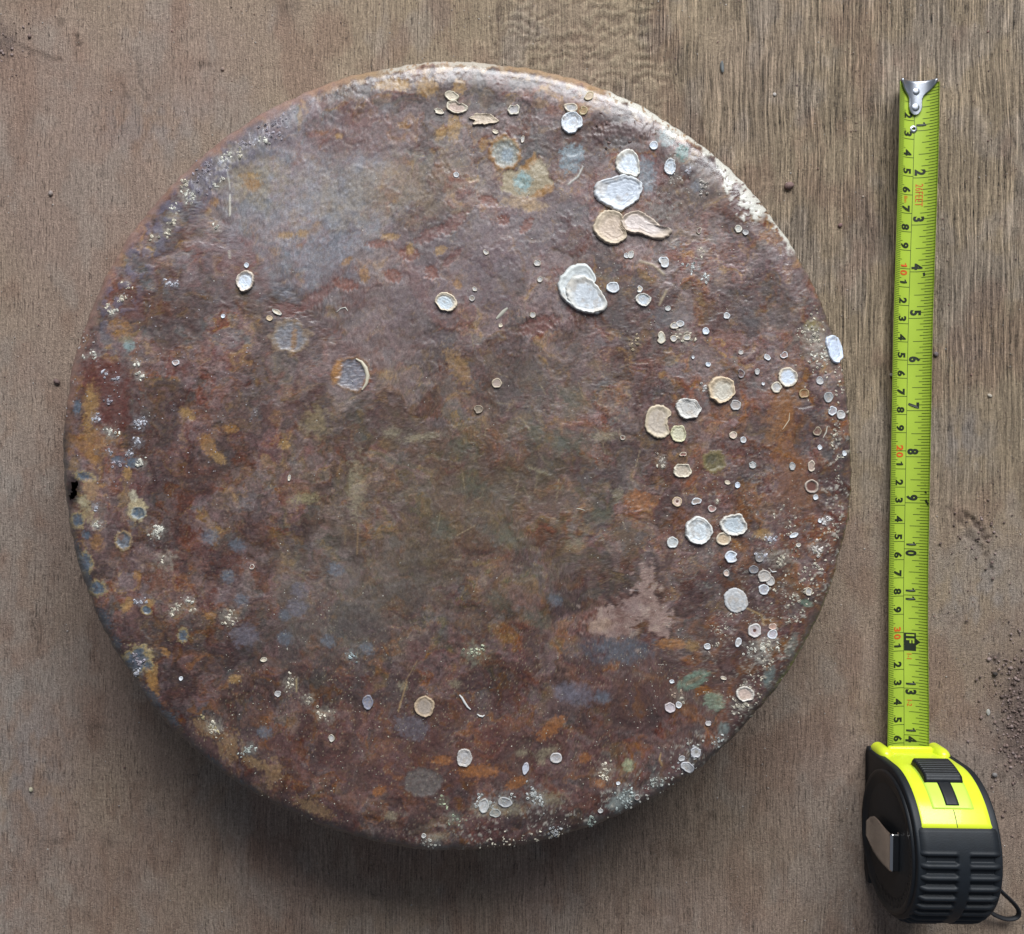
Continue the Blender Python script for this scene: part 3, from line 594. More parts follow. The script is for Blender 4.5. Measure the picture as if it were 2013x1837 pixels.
    dn = fbm(U / 20, V / 20, 301, 4) - .5; dn2 = fbm(U / 60, V / 60, 303, 3) - .5
    white = np.maximum(white, seg(.98, 1.165) * ss(.966, .980, rr + dn * .035))
    white = np.maximum(white, seg(.56, .98) * ss(.978, .988, rr + dn * .030 + .35 * dn2 * .03))
    white = np.maximum(white, seg(.775, .825, .015) * ss(.955, .965, rr + dn * .06)); white = np.maximum(white, seg(.675, .745, .02) * ss(.938, .95, rr + dn * .07))
    white = np.maximum(white, seg(1.48, 1.74, .05) * ss(.975, .985, rr + dn * .03) * .7)
    white *= ss(.30, .42, fbm(U / 9, V / 9, 305, 3) + .12)
    c = mixc(c, (.62, .60, .53), white * top * .92); h += white * .0003 * top
    tanw = seg(.95, 1.9, .1) * ss(.958, .985, rr + dn * .05); c = mixc(c, (.44, .29, .15), tanw * (1 - white) * .55)
    tanl = seg(1.9, 3.0, .1) * ss(.955, .985, rr + dn * .03); c = mixc(c, (.31, .185, .145), tanl * .6)
    rough = rough - .24 * ss(.93, .96, rr) * ss(.3, 1.0, tt) * ss(2.7, 2.1, tt) + .1 * (fbm(U / 16, V / 16, 351, 3) - .5) * ss(.93, .96, rr)
    edge_d = ss(.968, .99, rr + dn * .02) * np.maximum(ss(-.1, -.5, tt), ss(3.0, 3.14, np.abs(tt)))  # lower and left rim: shade of the rounded edge painted in
    c = mixc(c, (.095, .085, .075), edge_d * .6)
    # pale crust dusted near the right and lower right edge, crusty speckle
    cr = ss(.86, .97, rr) * ss(.25, -.05, tt) * ss(-1.9, -1.4, tt)
    crm = cr * ss(.62, .72, fbm(U / 11, V / 11, 311, 5, .65)) * ss(.45, .6, fbm(U / 45, V / 45, 319, 3)); c = mixc(c, (.42, .39, .33), crm * .8); h += crm * .0003
    cr2 = np.exp(-((U - 1480) / 130) ** 2 - ((V - 1180) / 260) ** 2) * ss(.68, .78, fbm(U / 6, V / 6, 313, 3)); cr2 *= ss(.48, .6, fbm(U / 40, V / 40, 353, 3)); c = mixc(c, (.44, .41, .35), cr2 * .5)
    sp = ss(.78, .86, vn(U / 3.2, V / 3.2, 315)) * (.25 + .6 * low * ss(.4, .6, f1)); c = mixc(c, (.42, .35, .22), sp * .6)
    cl = ss(.86, .92, rr) * (ss(2.0, 2.3, tt) * ss(2.9, 2.7, tt)) * ss(.985, .96, rr)
    clm = cl * ss(.52, .66, fbm(U / 22, V / 22, 317, 4)); c = mixc(c, (.13, .12, .17), clm * .6); h += clm * .0002
    # brown stained wall below the edge
    wm = wall[:, None]
    wcol = np.tile(np.array([.085, .062, .048]), (len(x), 1)) * (.6 + .8 * fbm(tt * 40, z * 300, 401, 4))[:, None]
    c = c * (1 - wm) + wcol * wm
    # displacement
    hx = h * (1 - wall) * (1 - .55 * ss(.93, .96, rr) * ss(.3, 1.0, tt) * ss(2.8, 2.2, tt))
    shoulder = np.clip((rr * DR - (DR - SH)) / SH, 0, 1)
    x = x + hx * shoulder * np.cos(tt); y = y + hx * shoulder * np.sin(tt); z = z + hx * (1 - shoulder * .8)
    # corroded hole at the left edge
    hp = np.array([(141, 949), (151, 946), (154, 955), (149, 962), (152, 970), (149, 979), (140, 982), (137, 985), (136, 975), (142, 966)], float)
    fc = faces; cu_, cv_ = U[fc].mean(1), V[fc].mean(1)
    inside = np.zeros(len(fc), bool)
    cu_ = cu_ + (fbm(cu_ / 5, cv_ / 5, 71, 2) - .5) * 4
    for p, q_ in zip(hp, np.roll(hp, -1, 0)):
        inside ^= ((p[1] > cv_) != (q_[1] > cv_)) & (cu_ < (q_[0] - p[0]) * (cv_ - p[1]) / (q_[1] - p[1] + 1e-9) + p[0])
    inside &= np.arange(len(fc)) < (n - 1) ** 2
    faces = faces[~inside]
    i = near(145, 965, 40); d = np.hypot((U[i] - 145) / 11, (V[i] - 965) / 24); c[i] *= (1 - .6 * ss(1.5, .9, d))[:, None]
    mat = tint_mat('corroded_skin', fine=1500.0, amt=.26, bump=.00007, rough_attr='Gloss', spec=.72)
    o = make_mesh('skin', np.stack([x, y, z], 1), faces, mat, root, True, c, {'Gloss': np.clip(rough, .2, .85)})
    return o

disc = bpy.data.objects.new('rusty_disc', None); COL.objects.link(disc)
tag(disc, 'large round rust brown metal disc crusted with shells, lying on the wooden board', 'metal disc')
skin = build_disc(disc)

# ------------------------------------------------------------------ shells on the disc
shell_mat = tint_mat('shell_lime', rough=.5, spec=.5, fine=1700.0, amt=.10, bump=.00003)
crust_mat = tint_mat('barnacle_lime', rough=.6, spec=.4, fine=2500.0, amt=.2, bump=.0001)
PALE = (.66, .69, .72); CREAM = (.62, .54, .42); TANC = (.56, .43, .29); PINK = (.58, .45, .38); GREY = (.45, .44, .43); YEL = (.55, .52, .34); BLUE = (.58, .64, .73)

def ell(cx, cy, rx, ry, rot=0, n=16, jit=.06, seed=0, notch=None):
    R = np.random.default_rng(seed); pts = []
    t = math.radians(rot)
    for k in range(n):
        a = 2 * math.pi * k / n; f = 1 + R.normal(0, jit)
        if notch is not None:
            d = abs((a - math.radians(notch[0]) + math.pi) % (2 * math.pi) - math.pi); f *= 1 - notch[1] * math.exp(-(d / notch[2]) ** 2)
        x, y = rx * f * math.cos(a), ry * f * math.sin(a)
        pts.append((cx + x * math.cos(t) - y * math.sin(t), cy + x * math.sin(t) + y * math.cos(t)))
    return pts

def catmull(pts, m):
    P = np.array(pts, float); n = len(P); out = []
    for t in np.linspace(0, n, m, endpoint=False):
        i = int(t); f = t - i; p0, p1, p2, p3 = P[(i - 1) % n], P[i % n], P[(i + 1) % n], P[(i + 2) % n]
        out.append(.5 * ((2 * p1) + (-p0 + p2) * f + (2 * p0 - 5 * p1 + 4 * p2 - p3) * f * f + (-p0 + 3 * p1 - 3 * p2 + p3) * f ** 3))
    return np.array(out)

def shell(name, pts, umbo, rim, inner, hgt=1.1, rings=4, seed=0, dark=None, label=None, hole=None, cup=True, lift=0.0):
    hgt *= .95
    size = np.ptp(np.array(pts), 0).max()
    big = size > 30
    m = 96 if big else 36; ns = 26 if big else 10
    out = catmull(pts, m); um = np.array(umbo, float)
    sh = np.random.default_rng(seed)
    th = np.linspace(0, 2 * np.pi, m, endpoint=False)
    ragn = (fbm(np.cos(th) * 5 + seed, np.sin(th) * 5, 501 + seed, 2) - .5) * size * .04
    dirv = out - um; ln = np.linalg.norm(dirv, axis=1, keepdims=True); out = out + dirv / ln * ragn[:, None]
    V_, C_ = [], []
    rim = np.array(rim); inner = np.array(inner)
    for k in range(ns + 1):
        s = k / ns
        wob = s + .02 * np.sin(th * 3 + seed) * s * (1 - s) * 4
        p = um + (out - um) * np.clip(wob, 0, 1)[:, None]
        rings_ = max(1, rings - 1) if rings > 2 else rings
        ph = (s ** 1.7) * rings_ + .22 * np.sin(th * 2 + seed) + .10 * (fbm(np.cos(th) * 2 + 3, np.sin(th) * 2 + s * 2, 511 + seed, 2) - .5) * 4
        fr = ph - np.floor(ph)
        step = np.floor(ph) / rings_
        rimv = .25 + 1.1 * np.clip(fbm(np.cos(th) * 1.3 + seed, np.sin(th) * 1.3, 551 + seed, 2), 0, 1)
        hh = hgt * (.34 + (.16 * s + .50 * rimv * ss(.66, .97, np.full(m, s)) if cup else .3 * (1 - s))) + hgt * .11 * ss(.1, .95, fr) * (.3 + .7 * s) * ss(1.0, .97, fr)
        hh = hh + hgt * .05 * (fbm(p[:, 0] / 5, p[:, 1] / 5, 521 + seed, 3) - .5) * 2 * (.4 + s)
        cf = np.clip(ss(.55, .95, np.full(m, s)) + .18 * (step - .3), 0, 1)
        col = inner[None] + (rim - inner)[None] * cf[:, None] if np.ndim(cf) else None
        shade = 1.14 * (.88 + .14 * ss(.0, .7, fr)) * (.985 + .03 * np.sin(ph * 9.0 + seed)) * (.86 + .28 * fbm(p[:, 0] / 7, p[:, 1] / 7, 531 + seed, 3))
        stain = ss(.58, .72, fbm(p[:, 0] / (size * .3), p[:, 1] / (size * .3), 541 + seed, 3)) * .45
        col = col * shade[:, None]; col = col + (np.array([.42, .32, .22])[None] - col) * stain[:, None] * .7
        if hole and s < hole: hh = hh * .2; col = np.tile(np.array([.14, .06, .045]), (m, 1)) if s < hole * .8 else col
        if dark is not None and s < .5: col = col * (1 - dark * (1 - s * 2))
        V_.append((p, hh)); C_.append(col)
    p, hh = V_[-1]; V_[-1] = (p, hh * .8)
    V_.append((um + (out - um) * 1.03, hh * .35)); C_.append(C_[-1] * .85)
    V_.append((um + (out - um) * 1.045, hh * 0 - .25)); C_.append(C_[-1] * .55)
    n = len(V_)
    pu = np.concatenate([a[0][:, 0] for a in V_]); pv = np.concatenate([a[0][:, 1] for a in V_]); hz = np.concatenate([a[1] for a in V_]) * .001 + lift + .00022 * (np.concatenate([a[1] for a in V_]) > 0)
    x, y, z = surf_xy(pu, pv)
    rr = np.hypot(x - DX, y - DY); sl = np.clip((rr - (DR - SH)) / SH, 0, .9)
    ang = np.arctan2(y - DY, x - DX)
    x = x + hz * sl * np.cos(ang); y = y + hz * sl * np.sin(ang); z = z + hz * np.sqrt(1 - sl * sl)
    f = []
    for k in range(n - 1):
        a = k * m
        for j in range(m):
            j2 = (j + 1) % m; f.append((a + j, a + m + j, a + m + j2, a + j2))
    f = [q[::-1] for q in f]
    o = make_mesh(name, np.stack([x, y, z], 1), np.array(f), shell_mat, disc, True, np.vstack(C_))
    if label: o['label'] = label
    return o

E = ell
shell('oyster_shell', [(1128, 524), (1150, 521), (1166, 537), (1171, 553), (1163, 557), (1168, 566), (1180, 575), (1191, 592), (1188, 607), (1170, 617), (1146, 614), (1122, 601), (1104, 583), (1098, 562), (1107, 540)], (1152, 586), (.60, .62, .60), (.60, .64, .68), 2.2, 5, 1, label='largest pale oyster shell with a notched side')
shell('oyster_shell', [(1166, 556), (1148, 545), (1131, 546), (1117, 559), (1113, 575), (1117, 590), (1128, 605), (1150, 615), (1172, 616), (1188, 609), (1192, 595), (1180, 574)], (1160, 590), (.62, .61, .57), (.54, .57, .60), 1.5, 3, 61, lift=.0010, label='inner valve resting inside the largest pale shell')
shell('oyster_shell', [(1175, 360), (1200, 352), (1222, 346), (1245, 350), (1260, 362), (1261, 378), (1252, 395), (1236, 407), (1217, 416), (1200, 409), (1184, 399), (1173, 390), (1169, 377)], (1236, 376), (.62, .64, .66), (.50, .54, .60), 2.0, 5, 2, label='grey white ragged oyster shell')
shell('oyster_shell', [(1212, 312), (1222, 300), (1238, 295), (1251, 305), (1256, 322), (1257, 340), (1250, 349), (1235, 345), (1220, 342), (1211, 330)], (1243, 332), (.62, .60, .54), (.62, .67, .72), 1.6, 3, 3)
shell('oyster_shell', [(1170, 437), (1182, 420), (1200, 415), (1217, 419), (1224, 432), (1221, 445), (1230, 457), (1229, 470), (1212, 480), (1194, 479), (1176, 467), (1167, 453)], (1210, 455), (.55, .45, .33), (.54, .43, .34), 1.9, 4, 4, label='tan round oyster shell with fine growth rings')
shell('oyster_shell', [(1222, 431), (1236, 420), (1254, 416), (1272, 425), (1288, 436), (1300, 447), (1318, 452), (1312, 465), (1296, 471), (1276, 467), (1256, 460), (1238, 458), (1224, 448)], (1248, 438), (.50, .41, .33), (.60, .52, .48), 1.9, 3, 5, label='pinkish elongated oyster shell')
shell('oyster_shell', E(1123.5, 242, 20, 21, 0, 16, .05, 6), (1124, 246), PALE, (.64, .68, .74), 1.7, 4, 6)
shell('oyster_shell', E(1122, 213, 13, 9, 5, 12, .14, 7), (1124, 215), CREAM, GREY, 1.0, 2, 7)
shell('oyster_shell', E(1418, 768, 26, 26, 35, 16, .05, 8), (1424, 776), (.60, .47, .32), (.52, .48, .40), 1.9, 4, 8)
shell('oyster_shell', E(1352.5, 803.5, 24, 20, 25, 14, .05, 9), (1358, 806), (.60, .58, .54), (.50, .48, .45), 1.7, 5, 9)
shell('oyster_shell', [(1272, 812), (1283, 800), (1300, 798), (1313, 805), (1319, 815), (1312, 823), (1312, 838), (1315, 852), (1305, 861), (1290, 861), (1276, 853), (1268, 838)], (1290, 832), (.55, .46, .33), (.47, .40, .33), 1.2, 2, 10)
shell('oyster_shell', E(1333, 853, 15, 17, 0, 12, .06, 11), (1334, 855), YEL, (.55, .52, .38), 1.3, 3, 11)
shell('oyster_shell', E(1548, 742, 19, 18.5, 0, 14, .04, 12), (1548, 743), CREAM, BLUE, 1.2, 1, 12)
shell('oyster_shell', E(1526, 762, 10, 10.5, 0, 12, .05, 13), (1526, 762), CREAM, GREY, .9, 1, 13)
shell('oyster_shell', E(1341.5, 926.5, 17.5, 14, 5, 12, .05, 14), (1342, 927), (.64, .58, .46), (.50, .43, .34), 1.3, 2, 14)
shell('oyster_shell', E(1373, 1044, 27, 26, 30, 14, .035, 15), (1377, 1048), (.66, .66, .63), (.60, .64, .66), 2.0, 4, 15)
shell('oyster_shell', [(1415, 1030), (1422, 1018), (1438, 1013), (1454, 1011), (1462, 1022), (1468, 1034), (1463, 1046), (1448, 1053), (1432, 1052), (1421, 1044)], (1442, 1034), (.64, .61, .55), (.48, .53, .56), 1.9, 2, 16)
shell('oyster_shell', E(1421, 1060, 14, 13, 0, 12, .06, 17), (1421, 1060), CREAM, TANC, 1.2, 2, 17)
shell('oyster_shell', E(1322, 1067, 11, 10.5, 0, 12, .04, 18), (1322, 1067), (.6, .62, .6), (.48, .5, .5), .9, 1, 18)
shell('oyster_shell', E(1437, 1095, 12.5, 11.5, 0, 12, .06, 19, notch=(0, .35, .3)), (1435, 1096), PALE, BLUE, 1.1, 2, 19)
shell('oyster_shell', E(1446, 1180, 23, 24, 0, 16, .06, 20), (1446, 1182), (.50, .50, .50), (.46, .46, .46), 1.2, 3, 20, cup=False)
shell('oyster_shell', E(1463.5, 1364, 18, 14, 10, 12, .05, 21), (1462, 1366), (.62, .58, .52), PINK, 1.3, 2, 21)
shell('oyster_shell', E(483, 554, 17, 20, 10, 14, .04, 22), (484, 558), (.62, .53, .44), (.62, .68, .76), 1.9, 2, 22, label='small round shell with a bluish centre, alone on the left')
shell('oyster_shell', E(877, 595, 21, 18, 25, 14, .04, 23), (872, 600), (.66, .56, .42), (.52, .58, .62), 1.7, 5, 23, label='cream ringed shell near the middle of the disc')
shell('oyster_shell', E(1638, 688, 12, 28, -17, 14, .06, 25), (1639, 690), (.60, .66, .76), (.55, .62, .74), 1.5, 2, 25, label='bluish white shell stuck on the right edge')
shell('oyster_shell', E(835, 1389, 20, 19.5, 0, 16, .03, 26), (835, 1390), (.44, .33, .22), (.34, .28, .23), 1.1, 2, 26)
shell('oyster_shell', E(913, 1489, 14.5, 18, 10, 12, .06, 27), (914, 1492), (.46, .43, .40), (.44, .42, .41), 1.1, 4, 27)
shell('oyster_shell', E(1093, 1490, 12, 10, 0, 12, .04, 28), (1093, 1490), (.50, .48, .47), (.42, .40, .40), .9, 1, 28)
shell('oyster_shell', E(899, 211, 21, 13, 5, 14, .07, 29, notch=(-70, .5, .35)), (897, 216), (.60, .54, .43), (.50, .38, .32), 1.1, 2, 29)
shell('oyster_shell', E(951, 236, 23, 11, 5, 14, .18, 30), (950, 237), (.58, .48, .36), (.56, .46, .36), 1.1, 4, 30)
shell('oyster_shell', E(1010, 218, 11, 9.5, 0, 12, .16, 31), (1010, 217), (.62, .58, .48), (.40, .38, .38), 1.3, 2, 31)

small = [  # centre u, v, rx, ry, rot, rim, inner, notch, hole
 (1205, 566, 12.5, 10, 0, PALE, (.5, .52, .55), None, 0), (1265, 590, 15, 12, 10, (.64, .62, .56), (.48, .52, .56), None, 0), (1304, 516, 11, 10, 30, PALE, GREY, (130, .5, .4), 0),
 (1256, 569, 7, 7, 0, PALE, CREAM, (180, .8, .8), 0), (1285, 287, 8, 8.5, 0, PALE, BLUE, None, 0), (1317, 329, 11, 15, 10, PALE, (.6, .65, .7), None, 0), (1451, 450.5, 7, 7.5, 0, (.64, .6, .5), (.5, .5, .46), None, 0),
 (1465, 458, 6, 5, 20, GREY, GREY, None, 0), (1428, 621.5, 6, 6, 0, PALE, GREY, None, 0), (1387, 651.5, 6.5, 7, 0, PALE, BLUE, None, 0), (1392, 717, 5, 4.5, 0, PALE, BLUE, None, 0), (1313, 607, 5.5, 5, 0, (.5, .52, .48), GREY, None, 0),
 (1299, 665, 9, 11.5, 0, CREAM, (.55, .54, .46), (180, .5, .5), 0), (1326, 641, 8, 6.5, 0, CREAM, GREY, None, 0), (1337, 637, 8, 6, 0, PALE, GREY, None, 0), (1324, 666, 7, 6.5, 0, CREAM, GREY, None, 0), (1350, 664, 7, 6, 0, CREAM, GREY, None, 0),
 (1635, 808, 9, 9, 0, PALE, (.3, .28, .3), (200, .5, .5), 0), (1652, 816, 8, 9, 0, GREY, GREY, None, 0), (1540, 698, 8, 7, 0, PALE, (.3, .2, .18), (220, .6, .7), 0), (1508, 703, 7, 5, 40, PALE, GREY, None, 0), (1446, 797, 10, 10, 0, GREY, (.36, .32, .3), None, 0),
 (1441, 856, 8, 7, 0, CREAM, PINK, None, 0), (1461, 865, 6, 6, 0, PALE, GREY, None, 0), (1595.5, 917, 8, 11, 0, (.58, .5, .4), (.4, .3, .25), (0, .5, .5), 0), (1331, 986.5, 10.5, 10, 0, TANC, PINK, None, .35), (1369, 986, 10, 7, -20, PALE, (.3, .25, .22), (90, .4, .5), 0),
 (1343, 894, 7, 5, 0, CREAM, (.25, .12, .1), (90, .6, .6), 0), (1399.5, 1000, 8, 7, 0, (.55, .52, .48), (.35, .2, .18), (300, .6, .5), 0), (1429.5, 949, 5.5, 4, 30, CREAM, CREAM, None, 0), (1449.6, 954, 5, 6, 0, BLUE, BLUE, None, 0),
 (1603, 978, 5, 5, 0, PALE, PALE, None, 0), (1611, 880, 4.5, 5, 0, PALE, PALE, None, 0), (1659, 892, 4, 5, 0, PALE, PALE, None, 0), (1428, 1127, 6.5, 6.5, 0, GREY, PINK, (0, .3, .5), 0), (1502, 1133, 13, 11, 0, (.46, .42, .38), (.44, .41, .38), None, 0),
 (1501, 1159, 10.5, 9.5, 0, PALE, (.36, .36, .4), None, 0), (1514, 1143, 9, 9, 0, (.5, .46, .42), GREY, None, 0), (1483, 1240, 13, 14, 0, (.58, .55, .52), (.5, .44, .44), None, .28), (1518, 1247, 10, 9.5, 0, PALE, (.45, .42, .46), None, 0), (1518, 1232, 8, 6.5, 0, PINK, (.42, .26, .2), None, 0),
 (1390, 1271, 6.5, 6, 0, PALE, (.5, .5, .5), None, 0), (1451, 1263, 6, 9, 20, PALE, GREY, None, 0), (1317, 1391, 10.5, 10, 0, (.55, .48, .48), (.5, .44, .46), None, 0), (1334, 1386, 6, 6, 0, PALE, GREY, None, 0), (1320.6, 1340, 5, 3.5, 0, PALE, PALE, None, 0),
 (1422, 1333, 6.5, 3.5, 15, (.55, .48, .42), CREAM, None, 0), (1392, 1422, 5.5, 5, 0, (.5, .46, .48), GREY, None, 0), (1588.7, 1163, 7, 8, 0, CREAM, GREY, None, 0), (1033, 1511, 6, 11.5, 12, (.5, .5, .56), (.48, .5, .56), None, 0), (652, 1451, 6, 7, 0, (.42, .38, .3), GREY, None, 0),
 (546.5, 1364, 6.5, 6, 0, (.46, .46, .46), GREY, None, 0), (518.6, 1297, 7, 4.5, 0, (.5, .47, .38), CREAM, None, 0), (723, 1380.5, 10, 14, 0, (.22, .22, .27), (.22, .22, .27), None, 0), (976.5, 754, 10, 9.5, 0, (.46, .38, .28), (.36, .28, .24), None, 0),
 (941, 805, 9, 8, 0, (.30, .24, .18), (.2, .16, .12), None, 0), (1224, 861, 5, 5, 0, (.45, .42, .36), (.28, .2, .16), None, .4), (888, 190, 14, 9, 15, (.58, .52, .40), CREAM, None, 0), (863, 220, 9.5, 5.5, 20, (.62, .57, .47), CREAM, None, 0), (974, 260, 6.5, 4, 20, CREAM, CREAM, None, 0),
 (1027.5, 275, 3.5, 7, 10, CREAM, GREY, None, 0), (896.7, 344.7, 5, 5, 0, PALE, GREY, None, 0), (955.7, 496, 5, 6, -30, CREAM, GREY, (-30, .7, .7), 0), (928, 587, 5.5, 5.5, 0, GREY, (.3, .26, .22), None, 0), (933, 569, 5, 4, 30, CREAM, GREY, None, 0), (1061, 550, 5.5, 6, 0, (.42, .36, .28), GREY, None, 0), (1056, 518, 7, 6, 0, (.4, .36, .3), GREY, None, 0),
 (485, 522, 4.5, 5, 0, PALE, BLUE, None, 0), (545, 614, 10.5, 4.5, 30, (.56, .55, .50), CREAM, None, 0), (530, 626, 6.5, 5, 10, (.55, .42, .26), TANC, None, 0), (346, 713, 7, 5.5, 0, PALE, (.42, .34, .32), (250, .4, .5), 0), (439, 622, 4, 4, 0, PALE, BLUE, None, 0), (569, 940, 3, 6, 10, (.55, .55, .52), CREAM, None, 0),
 (495, 1114.5, 5.5, 5.5, 0, (.6, .56, .5), (.2, .1, .08), (200, .5, .8), 0), (1047, 620, 6, 6, 10, (.4, .34, .26), GREY, None, 0), (984, 640, 4, 4, 0, CREAM, CREAM, None, 0), (356, 1334, 4, 4, 0, PALE, PALE, None, 0), (1215, 1540, 4, 3, 0, PALE, PALE, None, 0), (1146, 218, 9, 9, 0, (.44, .36, .2), (.3, .2, .1), (200, .4, .5), 0),
 (1375, 455, 5.5, 7, 20, (.5, .46, .36), (.15, .08, .08), (0, .6, .9), 0), (1158, 190, 10, 7, -40, (.5, .42, .28), (.4, .3, .2), None, 0), (1240, 502, 6, 8, 20, (.55, .54, .48), GREY, None, 0), (1231, 503, 5, 5, 0, PALE, GREY, None, 0), (1362, 703, 3, 3, 0, PALE, PALE, None, 0), (1456, 693, 5, 5, 0, (.4, .32, .26), GREY, None, 0),
 (1455, 735, 8, 9, 0, (.3, .28, .28), (.1, .05, .05), (180, .7, .8), 0), (1488, 731, 5, 6, 0, (.36, .36, .36), GREY, None, 0), (1611, 749, 7, 8, 0, (.42, .42, .44), GREY, None, 0), (1628, 781, 9, 10, 0, (.32, .33, .33), (.26, .26, .26), None, 0), (1605, 848, 9, 9, 0, (.34, .28, .2), (.15, .08, .06), (220, .5, .7), 0), (1479, 915, 7, 7, 0, (.34, .38, .38), GREY, None, 0),
 (1557, 917, 6, 8, 0, (.26, .27, .27), GREY, None, 0), (1580, 774, 10, 9, 0, (.36, .26, .14), (.24, .12, .05), None, 0), (1500, 755, 3, 3, 0, PALE, PALE, None, 0), (1493, 1096, 9, 9, 0, (.24, .23, .22), (.2, .18, .17), None, 0), (1481, 1120, 9, 8, 0, (.22, .22, .23), (.17, .16, .17), None, 0), (1350, 1507, 13, 9, 20, (.50, .50, .52), GREY, None, 0), (1367, 1479, 10, 10, 0, (.5, .5, .52), GREY, None, 0), (1340, 1491, 7, 5, -20, (.46, .46, .48), GREY, None, 0),
 (1180, 1594, 5, 4, 0, GREY, GREY, None, 0), (1252, 1567, 6, 5, 0, (.4, .4, .38), (.2, .15, .14), None, 0), (833, 1643, 4.5, 4.5, 0, (.55, .54, .48), GREY, None, 0), (993, 1577, 13, 10, 10, (.38, .38, .38), (.26, .26, .26), None, 0), (974, 1598, 11, 8, 0, (.3, .3, .28), (.24, .24, .22), None, 0), (951, 1583, 10, 14, 10, (.42, .43, .42), GREY, None, 0),
 (1594.7, 956.6, 13, 12.5, 0, (.45, .38, .32), (.15, .07, .05), None, .75), (1611, 1030 - 6, 4, 4, 0, PALE, PALE, None, 0), (1560, 1053, 9, 4, -20, PALE, PALE, None, 0), (1569, 1072, 5, 4, 0, CREAM, GREY, None, 0),
]
for k, (u, v, rx, ry, rot, rim, inner, notch, hole) in enumerate(small):
    shell('barnacle', E(u, v, rx, ry, rot, 12, .06, 100 + k, notch), (u - (2 if notch and abs(notch[0]) < 60 else 0), v), rim, inner, .35 + .05 * (rx + ry) / 2, 1 if rx < 9 else 2, 40 + k, hole=hole or None)

def sliver(name, pts, w, col, hgt=.8):
    P = np.array(pts, float); n = len(P); mb_v = []; hz = []
    for k, p in enumerate(P):
        d = P[min(k + 1, n - 1)] - P[max(k - 1, 0)]; d /= np.linalg.norm(d); nn = np.array([-d[1], d[0]])
        ww = w * math.sin(math.pi * (k + .35) / (n - .3)) ** .6
        for s_, h_ in ((-1, -.1), (-.6, hgt * .8), (0, hgt), (.6, hgt * .8), (1, -.1)): mb_v.append(p + nn * ww * s_); hz.append(h_ * .001)
    A = np.array(mb_v); x, y, z = surf_xy(A[:, 0], A[:, 1]); z = z + np.array(hz)
    f = [(k * 5 + j, k * 5 + j + 1, k * 5 + j + 6, k * 5 + j + 5) for k in range(n - 1) for j in range(4)]
    return make_mesh(name, np.stack([x, y, z], 1), f, shell_mat, disc, True, np.tile(np.array(col), (len(x), 1)))
sliver('oyster_shell', [(700, 706), (711, 712), (719, 724), (723, 738), (721, 753), (712, 767)], 4.6, (.56, .50, .38), .9)
sliver('shell_fragment', [(903, 1366), (908, 1372), (913, 1381), (919, 1390), (925, 1395)], 2.6, (.60, .60, .58))
sliver('shell_fragment', [(938, 1404), (943, 1408), (949, 1409), (953, 1406)], 2.2, (.58, .57, .54))
sliver('shell_fragment', [(976, 627), (984, 619), (991, 612), (998, 606)], 4.2, (.42, .40, .33), .4)
sliver('shell_fragment', [(662, 614), (670, 607), (679, 605), (684, 612)], 1.6, (.52, .50, .44), .5)
sliver('shell_fragment', [(1546, 806), (1552, 812), (1551, 826), (1546, 834), (1538, 845)][1:], 1.5, (.52, .42, .3), .5)
sliver('shell_fragment', [(1618, 861), (1624, 850), (1626, 838)], 1.8, (.5, .46, .38), .5)
sliver('shell_fragment', [(1133, 1000), (1140, 1001)] + [(1150, 1004)], 1.5, (.4, .38, .3), .3)
sliver('shell_fragment', [(1513, 1119), (1518, 1125), (1526, 1124)], 1.6, (.62, .62, .6), .5)

